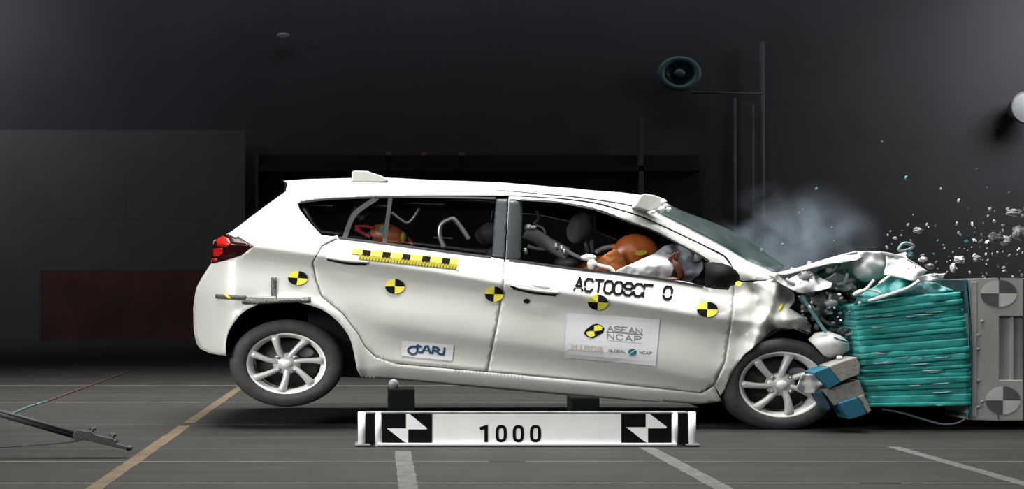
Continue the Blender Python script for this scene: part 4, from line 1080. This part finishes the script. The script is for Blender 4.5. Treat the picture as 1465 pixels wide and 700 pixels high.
def child():
    d = 8.50
    root = empty('crash_test_dummy', P(540, 420, d), 'small child crash test dummy seen through the rear side window, teal patch on its head', 'dummy')
    J = [(P(515, 430, d), 0.10), (P(520, 395, d), 0.10), (P(530, 370, d), 0.085), (P(538, 355, d), 0.05), (P(545, 346, d), 0.04),
         (P(530, 373, d - 0.12), 0.035), (P(560, 400, d - 0.12), 0.026), (P(590, 405, d - 0.1), 0.022),
         (P(530, 373, d + 0.12), 0.035), (P(560, 400, d + 0.12), 0.026), (P(590, 405, d + 0.1), 0.022),
         (P(560, 435, d - 0.07), 0.045), (P(600, 440, d - 0.07), 0.035), (P(615, 475, d - 0.07), 0.028), (P(560, 435, d + 0.07), 0.045), (P(600, 440, d + 0.07), 0.035), (P(615, 475, d + 0.07), 0.028)]
    B = [(0, 1), (1, 2), (2, 3), (3, 4), (2, 5), (5, 6), (6, 7), (2, 8), (8, 9), (9, 10), (0, 11), (11, 12), (12, 13), (0, 14), (14, 15), (15, 16)]
    skin_body('body', J, B, M['jacket'], root)
    c = P(556, 339, d - 0.1)
    mb = Mesh(); seg, rings = 32, 20; v = []; rot = math.radians(-35)
    for i in range(rings + 1):
        th = math.pi * i / rings
        for j in range(seg):
            ph = 2 * math.pi * j / seg
            x, y, z = math.sin(th) * math.cos(ph), math.sin(th) * math.sin(ph), math.cos(th)
            X, Y, Z = x * 0.115, y * 0.08, z * 0.085
            if x > 0:
                X += 0.02 * math.exp(-((y / 0.18) ** 2)) * math.exp(-(((z + 0.15) / 0.16) ** 2))
                X -= 0.012 * math.exp(-(((abs(y) - 0.36) / 0.15) ** 2)) * math.exp(-(((z - 0.05) / 0.1) ** 2))
            v.append(c + Vector(((X * math.cos(rot) - Z * math.sin(rot)) * 1.25, Y, X * math.sin(rot) + Z * math.cos(rot))))
    mb.add(v, [(i * seg + j, (i + 1) * seg + j, (i + 1) * seg + (j + 1) % seg, i * seg + (j + 1) % seg) for i in range(rings) for j in range(seg)])
    mb.build('head', M['skin'], root, True)
    px_solid('teal_patch', [(544, 323), (556, 322), (556, 331), (543, 331)], 8.325, 8.345, new_mat('teal_patch', (0.03, 0.30, 0.34), 0.5), root, 0.002)
    Mesh().blob(P(577, 340, 8.34), 0.02, 0.02, 0.04).build('eye_mark', M['yellow_dull'], root, True)
    attach(root)
    cs = empty('child_seat', P(500, 420, 8.62), 'dark child seat with red harness straps behind the rear side window', 'child seat')
    Mesh().blob(P(500, 380, 8.7), 0.13, 0.2, 0.24, 0.12, 2, 20, 16, rot=0.1).build('shell', M['seat'], cs, True)
    for pts in ([(508, 325), (522, 324), (536, 327)], [(508, 328), (520, 334), (530, 340)], [(509, 325), (516, 330)]):
        Mesh().tube(smooth3(pt(pts, 8.36)), 0.012, 8).build('strap', M['strap'], cs, True)
    Mesh().tube(smooth3(pt([(583, 340), (588, 347), (590, 352)], 8.36)), 0.012, 8).build('strap', M['strap'], cs, True)
    attach(cs)
child()

# ------------------------------------------------------------------ barrier: grey steel block, teal crushed honeycomb, bumper pieces
SB0 = 7.98
sb = empty('barrier_block', P(1450, 615, 8.5), 'grey steel barrier block with two haze-greyed quartered discs at the right edge', 'barrier')
xL, xR = P(1385, 0, SB0).x, P(1560, 0, SB0).x
zt, zb = P(0, 399, SB0).z, P(0, 601, SB0).z
rx0, rx1, rz0, rz1 = P(1429, 0, SB0).x, P(1560, 0, SB0).x, P(0, 544, SB0).z, P(0, 453, SB0).z
mb = Mesh()
mb.box((xL, SB0, zb), (rx0, SB0 + 1.9, zt)); mb.box((rx0, SB0, rz1), (xR, SB0 + 1.9, zt)); mb.box((rx0, SB0, zb), (xR, SB0 + 1.9, rz0))
mb.build('steel_body', M['block'], sb, bevel=0.006)
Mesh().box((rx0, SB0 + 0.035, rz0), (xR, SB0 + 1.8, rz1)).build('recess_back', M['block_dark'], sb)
Mesh().box((P(1448, 0, SB0).x, SB0 + 0.01, rz0), (P(1451, 0, SB0).x, SB0 + 0.10, rz1)).build('recess_rib', M['block'], sb)
Mesh().box((P(1463, 0, SB0).x, SB0 - 0.012, zb), (P(1467, 0, SB0).x, SB0, zt)).build('edge_strip', M['rail'], sb)
Mesh().box((P(1388, 0, SB0).x, SB0 - 0.006, zb + 0.02), (P(1397, 0, SB0).x, SB0, zt - 0.02)).build('side_plate', M['block'], sb, bevel=0.002)
for x, y in ((1400, 480), (1400, 500), (1400, 545), (1400, 583), (1406, 460), (1406, 575)):
    Mesh().lathe(P(x, y, SB0 - 0.012), [(0.001, 0), (0.008, 0), (0.009, 0.012)], 1.2, 10).build('bolt', M['block_dark'], sb, True)
for (cx, cy, rx_, ry_) in ((1429, 420, 26, 19.5), (1435, 573, 25, 20)):
    mb = Mesh(); n = 8
    for q in range(4):
        v = [P(cx, cy, SB0 - 0.004)] + [P(cx + rx_ * math.cos(q * math.pi / 2 + k * math.pi / 2 / n), cy - ry_ * math.sin(q * math.pi / 2 + k * math.pi / 2 / n), SB0 - 0.004) for k in range(n + 1)]
        mb.add(v, [(0, k + 1, k + 2) for k in range(n)], 0 if q % 2 == 0 else 1)
    mb.build('target_disc', [M['disc_dark'], M['disc_light']], sb, merge=False)
Mesh().box((P(1392, 0, 8.4).x, 8.5, 0), (xR, 9.8, zb)).build('plinth', M['liner'], sb)
attach(sb)

tb = empty('deformable_barrier', P(1305, 615, 8.5), 'teal deformable honeycomb block crushed between the car nose and the grey barrier', 'barrier')
NL = 20
Lx = lambda y: interp([(418, 1222), (440, 1221), (480, 1227), (540, 1236), (580, 1245), (590, 1248)], y)
Rx = lambda y: interp([(418, 1375), (450, 1380), (500, 1387), (560, 1389), (590, 1387)], y)
def lay_y(t, u):   # height of layer boundary t at fraction u along it
    return (436 + (583 - 436) * t) * (1 - u) + (417.5 + (580.5 - 417.5) * t) * u
bounds = [0.0]
for i in range(NL): bounds.append(bounds[-1] + rnd.uniform(0.6, 1.4))
bounds = [b / bounds[-1] for b in bounds]
for i in range(NL):
    t0, t1 = bounds[i] + 0.0012, bounds[i + 1] - 0.0012
    n = 16; mb = Mesh(); v = []
    bow = rnd.uniform(0, 0.014); inset = rnd.choice([0, 0.004, 0.008, 0.02])
    for k in range(n + 1):
        u = k / n
        w0 = 0.8 * noise.noise(Vector((u * 5, i * 1.7, 1))); w1 = 0.8 * noise.noise(Vector((u * 5, (i + 1) * 1.7, 1)))
        ya, yb = lay_y(t0, u) + w0, lay_y(t1, u) + w1
        ym = (ya + yb) / 2
        jl = rnd.uniform(-1.2, 1.2) if k in (0, n) else 0
        x = Lx(ym) + (Rx(ym) - Lx(ym)) * u + jl
        f_ = 7.93 + inset + 0.012 * noise.noise(Vector((u * 7, i * 3.1, 4)))
        for yy, dd in ((ya, 0.003), (ya + (yb - ya) * 0.2, 0.0), (ya + (yb - ya) * 0.8, 0.001 + bow * 0.3), (yb, 0.004)):
            v.append(P(x, yy, f_ + dd))
        for yy in (yb, ya):
            p = P(x, yy, f_ + 0.04); v.append(Vector((p.x, 9.5, p.z)))
    f = [(6 * k + q, 6 * k + (q + 1) % 6, 6 * k + 6 + (q + 1) % 6, 6 * k + 6 + q) for k in range(n) for q in range(6)]
    f += [tuple(range(6)), tuple(6 * n + q for q in range(5, -1, -1))]
    mb.add(v, f).build('honeycomb_layer', M['teal'], tb, True)
# scuffed bright ridges
for i in range(26):
    y = rnd.choice([445, 452, 470, 494, 505, 513, 520, 528, 532, 541, 551, 563, 572, 579]) + rnd.uniform(-2, 2)
    u = rnd.uniform(0.05, 0.7); L = rnd.uniform(10, 34)
    x = Lx(y) + (Rx(y) - Lx(y)) * u
    pts = [(x + L * k / 4, y - 0.03 * (L * k / 4) + 0.5 * math.sin(k)) for k in range(5) if x + L * k / 4 < Rx(y) - 2]
    if len(pts) < 2: continue
    Mesh().tube([P(a, b, 7.935) for a, b in pts], [0.001] + [0.0045] * (len(pts) - 2) + [0.001], 6).build('scuffed_ridge', new_mat('scuffed_teal', (0.30, 0.45, 0.45), 0.5) if i == 0 else bpy.data.materials['scuffed_teal'], tb, True)
def tpanel(name, poly, m, dfn, step=3.5, label=None, parent=tb):
    vo, tr = fill(poly, (), step); mb = Mesh(); mb.add([P(p.x, p.y, dfn(p.x, p.y)) for p in vo], tr)
    o = mb.build(name, m, parent, True, 0.006, 0)
    if label: o['label'] = label
    return o
tpanel('torn_sheet', [(1222, 437), (1226, 425), (1236, 417), (1250, 411), (1264, 401), (1276, 393), (1290, 394), (1312, 402), (1316, 405), (1290, 418), (1266, 428), (1244, 433)], new_mat('deep_teal_sheet', (0.018, 0.19, 0.18), 0.6, bump=0.3, bump_scale=20),
       crumple(7.93, 0.08, 0.05, 5, (0, -0.002), (0, 415)), label='torn teal top sheet')
tpanel('torn_sheet', [(1296, 418), (1316, 402), (1336, 404), (1352, 411), (1366, 416), (1340, 419), (1300, 424), (1276, 427)], M['teal_light'], crumple(7.95, 0.07, 0.06, 9), label='pale scuffed top sheet')
for pts, r in (([(1228, 434), (1250, 429), (1275, 421), (1300, 412), (1315, 402)], 0.012), ([(1246, 430), (1262, 424), (1280, 421)], 0.010), ([(1224, 419), (1238, 415), (1250, 401)], 0.010), ([(1258, 406), (1266, 400), (1273, 395)], 0.010),
               ([(1236, 414), (1250, 416), (1260, 420)], 0.008)):
    Mesh().tube(smooth3(pt(pts, 7.86)), r, 8).build('bent_strip', M['torn'], tb, True)
Mesh().blob(P(1228, 419, 7.86), 0.04, 0.02, 0.018, 0.2, 2, 14, 10, rot=0.4).build('torn_scrap', M['chip_white'], tb, True)
# blue clad rear plate behind the top and a tie loop below
px_solid('backing_plate', [(1345, 400), (1384, 400), (1386, 418), (1372, 417), (1350, 412)], 8.02, 9.5, new_mat('slate_plate', (0.05, 0.085, 0.095), 0.5), tb, 0.004)
px_solid('backing_plate', [(1386, 418), (1382, 400), (1385, 400), (1392, 500), (1391, 598), (1387, 598), (1389, 500)], 7.96, 9.5, new_mat('slate_blue_edge', (0.04, 0.10, 0.12), 0.5), tb, 0.002)
ptube('tie_loop', [(1262, 586), (1290, 591), (1320, 600), (1346, 607), (1368, 606), (1382, 598), (1386, 588)], 7.96, 0.007, new_mat('slate_cable', (0.08, 0.13, 0.16), 0.5), tb)
Mesh().box((P(1262, 0, 8).x, 8.3, 0), (P(1390, 0, 8).x, 9.5, P(0, 584, 8.2).z)).build('support_foot', M['liner'], tb)
# crushed bumper element: grey-beige core with blue cladding
def slab(name, pts, m, d0=7.80, d1=7.98): px_solid(name, pts, d0, d1, m, tb, 0.006)
slab('bumper_core', [(1185, 525), (1206, 517), (1226, 511), (1231, 523), (1230, 536), (1216, 541), (1203, 547), (1194, 535)], M['beige'])
slab('bumper_cladding', [(1163, 534), (1174, 529), (1185, 525.5), (1194, 536), (1203, 547.5), (1186, 557), (1175, 545)], M['blue_foam'])
slab('bumper_core', [(1175.5, 559), (1200, 552), (1229, 544), (1238, 566), (1226, 569), (1212, 574), (1194, 581), (1186, 570)], M['beige'], 7.83, 7.99)
slab('bumper_cladding', [(1169, 562), (1175.5, 559), (1189, 584), (1185, 588.5), (1176, 575)], new_mat('dark_blue_cladding', (0.012, 0.05, 0.085), 0.6), 7.82, 7.97)
slab('bumper_cladding', [(1200, 577.5), (1213, 573), (1227, 568.5), (1234, 580), (1240, 593), (1226, 598), (1214, 600.6), (1206, 588)], M['blue_foam'], 7.79, 7.97)
slab('bumper_core', [(1228, 568), (1236, 565), (1247, 588), (1241, 592.5)], M['beige'], 7.81, 7.97)
attach(tb)

# ------------------------------------------------------------------ scale board on the floor
BD = floor_d(639)
bdr = empty('scale_board', P(754, 639, BD), 'long white scale board marked 1000 with a target at each end', 'board')
def bbox_(x0, y0, x1, y1, d0, d1): 
    a, b = P(x0, y1, d0), P(x1, y0, d0); return (a.x, d0, a.z), (b.x, d1, b.z)
Mesh().box(*bbox_(546, 591, 961, 636, BD, BD + 0.05)).build('panel', M['board_white'], bdr, bevel=0.002)
Mesh().box(*bbox_(540, 634.5, 968, 637.8, BD - 0.02, BD + 0.08)).build('base_rail', M['board_white'], bdr, bevel=0.002)
Mesh().box(*bbox_(524, 590.2, 984, 591.6, BD - 0.006, BD + 0.07)).build('top_rail', M['grime'], bdr)
for x0_, x1_ in ((546.5, 618), (889, 960.5)):
    Mesh().box(*bbox_(x0_, 592.3, x1_, 634.5, BD - 0.004, BD - 0.0005)).build('target_plate', M['ink'], bdr)
for tri in ([(581, 592.5), (586, 592.5), (611, 613), (610, 614.5), (583, 614.5), (581, 613)], [(553.5, 613.2), (581, 613.2), (584, 615), (584, 634.4), (578, 632.5)],
            [(924, 592), (929, 592), (954, 611), (953, 613), (927, 613), (924, 611.5)], [(896, 611.6), (924, 611.6), (927, 613), (927, 634.4), (921.5, 631.5)]):
    Mesh().prism(tri, BD - 0.006, BD - 0.0045).build('target_wedge', M['board_white'], bdr)
for x0_, x1_ in ((523, 536), (971, 984)):
    Mesh().box(*bbox_(x0_, 591, x1_, 637, BD + 0.0, BD + 0.04)).build('end_web', M['ink'], bdr)
for x0_, x1_ in ((512, 523), (536, 546), (961, 970.5), (984.5, 996)):
    r = (x1_ - x0_) / 2 / F * BD
    a, b = P((x0_ + x1_) / 2, 590, BD), P((x0_ + x1_) / 2, 638.8, BD)
    Mesh().tube([(a.x, BD + 0.01, a.z), (b.x, BD + 0.01, b.z)], r, 16).build('end_post', M['board_white'], bdr, True)
for x0_, x1_ in ((508, 530), (982, 1002)):
    Mesh().box(*bbox_(x0_, 636, x1_, 638.9, BD - 0.03, BD + 0.09)).build('foot', M['grime'], bdr, bevel=0.003)
mb = Mesh(); b3 = lambda x, y: P(x, y, BD - 0.003)
for x_, g in ((685.5, '1'), (711.5, '0'), (736, '0'), (760.5, '0')):
    if g == '1':
        stroke(mb, [(688, 613.5), (695.5, 611), (695.5, 631.5)], 5.0, b3); 
    else:
        stroke(mb, [tuple(p) for p in catmull([(x_ + 2.6, 611.0), (x_ + 8.4, 611.0), (x_ + 11, 615), (x_ + 11, 626.5), (x_ + 8.4, 630.6), (x_ + 2.6, 630.6), (x_, 626.5), (x_, 615), (x_ + 2.6, 611.0)], 3)], 4.4, b3)
mb.build('numerals', M['ink'], bdr, merge=False)['label'] = 'black numerals 1000'
attach(bdr)
# black camera blocks behind it
for (x0_, y0_, x1_, d, lb) in ((555, 557, 593.5, 7.45, 'black upright block behind the left target of the scale board, white knob on top'),
                               (818, 569.5, 858, 7.5, 'black block behind the right half of the scale board')):
    a, b = P(x0_, 0, d), P(x1_, 0, d); z1 = P(0, y0_, d).z
    r_ = empty('support_block', ((a.x + b.x) / 2, d + 0.1, 0), lb, 'block')
    Mesh().box((a.x, d, 0.02), (b.x, d + 0.2, z1)).build('housing', M['ink'], r_, bevel=0.006)
    Mesh().box((a.x - 0.02, d - 0.02, 0.0), (b.x + 0.02, d + 0.22, 0.02)).build('base_plate', M['black'], r_)
    if x0_ < 600: Mesh().lathe(P(563, 550.5, d + 0.05), [(0.001, 0), (0.03, 0), (0.033, 0.02), (0.03, 0.05), (0.001, 0.05)], 1.0, 20).build('knob', M['grime'], r_, True)
    attach(r_)

# ------------------------------------------------------------------ black boom on the floor at the left
def boom():
    tip = P(184, 640, 7.0)
    d = 6.6
    root = empty('boom_stand', Vector((P(60, 640, d).x, d, 0)), 'black tubular boom arm with clamp knobs lying in from the left edge', 'stand')
    A = P(-60, 574, d); B = P(107, 622.5, d)
    Mesh().tube([A, B], 0.022, 14).build('arm', M['boom'], root, True)
    Mesh().tube([A + Vector((0, -0.02, 0.016)), B + Vector((0, -0.02, 0.016))], 0.010, 8).build('arm_rail', M['boom'], root, True)
    Mesh().prism([(103, 624), (108, 616), (116, 615.5), (122, 617.5), (130, 617.5), (136, 622), (141, 623.5), (152, 626), (160, 627.5), (166, 631), (166, 635), (172, 636.5), (182, 640), (181, 644), (164, 640.5), (150, 637), (128, 631.5), (118, 630), (110, 633.5), (107, 631)], d - 0.03, d + 0.03).build('clamp', M['boom'], root, bevel=0.004)
    for (x, y, x2, y2) in ((131, 621, 133, 613.5), (160, 629, 161.5, 622)):
        Mesh().tube([P(x, y, d), P(x2, y2, d)], 0.010, 8).build('knob_stem', M['boom'], root, True)
        Mesh().tube([P(x2 - 5, y2 - 0.5, d), P(x2 + 5, y2 + 0.8, d)], 0.009, 8).build('knob', M['boom'], root, True)
    Mesh().blob(P(184.5, 641.5, d), 0.02, 0.02, 0.016).build('ball_tip', M['boom'], root, True)
    Mesh().tube(smooth3(pt([(-40, 641.5), (0, 640), (50, 637), (90, 634), (106, 632), (109, 629)], d)), 0.0045, 8).build('cable', M['cable'], root, True)
    # tripod far end outside the frame holding the arm
    C = A.copy()
    for s in (-1, 1): Mesh().tube([C, (C.x - 0.1, C.y + s * 0.35, 0.02)], 0.015, 8).build('leg', M['boom'], root, True)
    Mesh().tube([C, (C.x - 0.5, C.y, 0.02)], 0.015, 8).build('leg', M['boom'], root, True)
    attach(root)
boom()
def cord(pts, m, r, name, label):
    o = Mesh().tube(smooth3([G(x, y, 0.006) for x, y in pts]), r, 6).build(name, m, None, True); tag(o, label, 'cord')
cord([(5, 598), (20, 591), (45, 581), (66, 575)], M['cord_teal'], 0.010, 'floor_cord', 'thin pale teal cord on the floor behind the black boom')
cord([(66, 575), (90, 566), (120, 555), (150, 544), (190, 529)], M['cord_red'], 0.009, 'floor_cord', 'thin dull red cord running back along the floor from the teal cord')

# ------------------------------------------------------------------ flying debris
shapes = []
KN = {M[k].name: k for k in ('chip_white', 'chip_grey', 'chip_dark', 'chip_teal')}
def chip_mesh(i):
    r3 = random.Random(100 + i); bm = bmesh.new()
    bmesh.ops.create_icosphere(bm, subdivisions=1, radius=1)
    for v in bm.verts: v.co *= r3.uniform(0.6, 1.15)
    for v in bm.verts: v.co.x *= r3.uniform(1.0, 1.3); v.co.y *= 0.6; v.co.z *= 0.75
    me = bpy.data.meshes.new('debris_chip'); bm.to_mesh(me); bm.free(); return me
kinds = ['chip_white', 'chip_grey', 'chip_grey', 'chip_dark', 'chip_grey', 'chip_dark', 'chip_teal']
for i in range(14):
    me = chip_mesh(i); me.materials.append(M[kinds[i % 7]]); shapes.append(me)
def chip(x, y, d, r, k=None, label=None, name='debris_chip', group='small debris chips flying off the crushed nose'):
    o = bpy.data.objects.new(name, shapes[k if k is not None else rnd.randrange(14)]); COL.objects.link(o)
    o.location = P(x, y, d); s = r / F * d
    o.scale = (s, s, s); o.rotation_euler = (rnd.uniform(-.6, .6), rnd.uniform(0, 6), rnd.uniform(-.6, .6))
    col = {'chip_white': 'white', 'chip_grey': 'grey', 'chip_dark': 'dark grey', 'chip_teal': 'teal'}[o.data.materials[0].name if o.data.materials[0].name in M else KN[o.data.materials[0].name]]
    sz = 'tiny' if r < 2.1 else 'small' if r < 3 else 'larger'
    where = ('loose in the crushed engine bay' if 1120 < x < 1225 and 400 < y < 480 else 'on or just above the floor before the front wheel' if y > 590 else
             'in the smoke above the bonnet' if x < 1262 else 'high in the air right of the smoke' if y < 300 and x < 1370 else 'high in the air at the right edge' if y < 300 else
             'in the air above the torn bonnet flap' if x < 1340 else 'in the air above the join of teal and steel barrier' if x < 1400 else 'in the air above the steel barrier block')
    t_ = '%s %s chip flying %s' % (sz, col, where)
    tag(o, label or t_, 'debris', None if label else '%s %s chips %s' % (sz, col, where))
    return o
n = 0
while n < 120:
    x = rnd.uniform(1268, 1470); y = 398 - abs(rnd.gauss(0, 1)) * 52
    if y < 235 or (y > 385 and x < 1350): continue
    if rnd.random() > 0.25 + 0.75 * min(1, (x - 1260) / 120): continue
    chip(x, y, rnd.uniform(7.7, 9.3), rnd.choice([1.3, 1.6, 2.0, 2.4, 3.0, 3.6])); n += 1
for i in range(34):
    chip(rnd.uniform(1140, 1222), rnd.uniform(404, 470), rnd.uniform(7.78, 7.92), rnd.choice([1.4, 1.8, 2.4, 3.2]))
for x, y, r in ((1148, 300, 1.6), (1168, 270, 2.5), (1193, 345, 1.8), (1190, 325, 1.6), (1296, 254, 4), (1346, 270, 2.5), (1143, 305, 2), (1262, 203, 2), (1397, 243, 2.5), (1090, 358, 3), (1120, 350, 3), (1230, 600, 2.4), (1250, 605, 2), (1180, 622, 2.2), (1163, 610, 1.6)):
    chip(x, y, rnd.uniform(7.8, 8.6), r)
for x, y, rx_, ry_, m, lb in ((1458, 334, 11, 9, 'chip_grey', 'large pale grey fragment flying at the right edge above the barrier'),
                           (1450, 304, 11, 5, 'chip_grey', 'flat oval grey fragment flying highest at the right edge'),
                           (1438, 345, 8, 8, 'chip_grey', 'jagged three-cornered grey fragment flying above the upper target disc'),
                           (1372, 371, 7, 5, 'chip_white', 'pale twin-lobed fragment flying above the teal block'),
                           (1313, 330, 7, 4, 'chip_grey', 'flat grey fragment flying alone above the torn bonnet flap'),
                           (1398, 370, 6, 4, 'chip_grey', 'grey fragment just above the top left corner of the steel block'),
                           (1330, 381, 6, 4, 'chip_grey', 'grey rounded fragment above the tip of the torn bonnet flap'),
                           (1363, 383, 3, 6, 'chip_white', 'upright pale splinter standing in the air above the blue backing plate'),
                           (1320, 371.5, 5, 4, 'chip_white', 'bright white chip flying over the torn bonnet flap'),
                           (1337, 394, 5, 3.4, 'chip_white', 'bright white chip at the tip of the torn bonnet flap'),
                           (1425, 340, 12, 7, 'chip_dark', 'dark triangular shard flying right of centre above the steel block'),
                           (1302, 366, 5, 5, 'chip_teal', 'small teal fragment beside the top of the torn bonnet flap')):
    d = 7.8
    o = Mesh().blob(P(x, y, d), rx_ / F * d, 0.025, ry_ / F * d, 0.5, 1.5, 14, 9, seed=x).build('debris_fragment', M[m], None, False)
    tag(o, lb, 'debris')
# glassy ring-like clip
o = Mesh().tube(smooth3(pt([(1285, 358), (1290, 350), (1298, 348), (1307, 352), (1300, 357), (1290, 359), (1285, 358)], 7.8)), 0.010, 8).build('debris_clip', M['headlamp'], None, True)
tag(o, 'grey-teal plastic clip flying above the bonnet nose', 'debris')

# ------------------------------------------------------------------ smoke above the bonnet
def smoke():
    c = P(1136, 348, 9.35); ext = Vector((0.74, 0.5, 0.56))
    bm = bmesh.new(); bmesh.ops.create_cube(bm, size=2)
    me = bpy.data.meshes.new('smoke'); bm.to_mesh(me); bm.free()
    o = bpy.data.objects.new('smoke', me); COL.objects.link(o); o.location = c; o.scale = ext
    m = bpy.data.materials.new('blue_grey_smoke'); m.use_nodes = True; nt = m.node_tree; nt.nodes.clear()
    out = nt.nodes.new('ShaderNodeOutputMaterial'); vol = nt.nodes.new('ShaderNodeVolumePrincipled')
    vol.inputs['Color'].default_value = (0.62, 0.76, 0.92, 1); vol.inputs['Anisotropy'].default_value = 0.0
    tc = nt.nodes.new('ShaderNodeTexCoord')
    n = nt.nodes.new('ShaderNodeTexNoise'); n.inputs['Scale'].default_value = 1.7; n.inputs['Detail'].default_value = 5; n.inputs['Distortion'].default_value = 0.5
    ln = nt.nodes.new('ShaderNodeVectorMath'); ln.operation = 'LENGTH'
    fall = nt.nodes.new('ShaderNodeMapRange'); fall.interpolation_type = 'SMOOTHSTEP'
    fall.inputs['From Min'].default_value = 0.98; fall.inputs['From Max'].default_value = 0.25
    nz = nt.nodes.new('ShaderNodeMapRange'); nz.inputs['From Min'].default_value = 0.44; nz.inputs['From Max'].default_value = 0.70
    mu = nt.nodes.new('ShaderNodeMath'); mu.operation = 'MULTIPLY'; mu2 = nt.nodes.new('ShaderNodeMath'); mu2.operation = 'MULTIPLY'; mu2.inputs[1].default_value = 1.6
    nt.links.new(tc.outputs['Object'], n.inputs['Vector']); nt.links.new(tc.outputs['Object'], ln.inputs[0])
    nt.links.new(ln.outputs['Value'], fall.inputs['Value']); nt.links.new(n.outputs['Fac'], nz.inputs['Value'])
    nt.links.new(fall.outputs[0], mu.inputs[0]); nt.links.new(nz.outputs[0], mu.inputs[1]); nt.links.new(mu.outputs[0], mu2.inputs[0])
    nt.links.new(mu2.outputs[0], vol.inputs['Density']); nt.links.new(vol.outputs[0], out.inputs['Volume'])
    me.materials.append(m)
    tag(o, 'thin blue-grey smoke rising above the crushed bonnet', 'smoke', kind='stuff')
smoke()
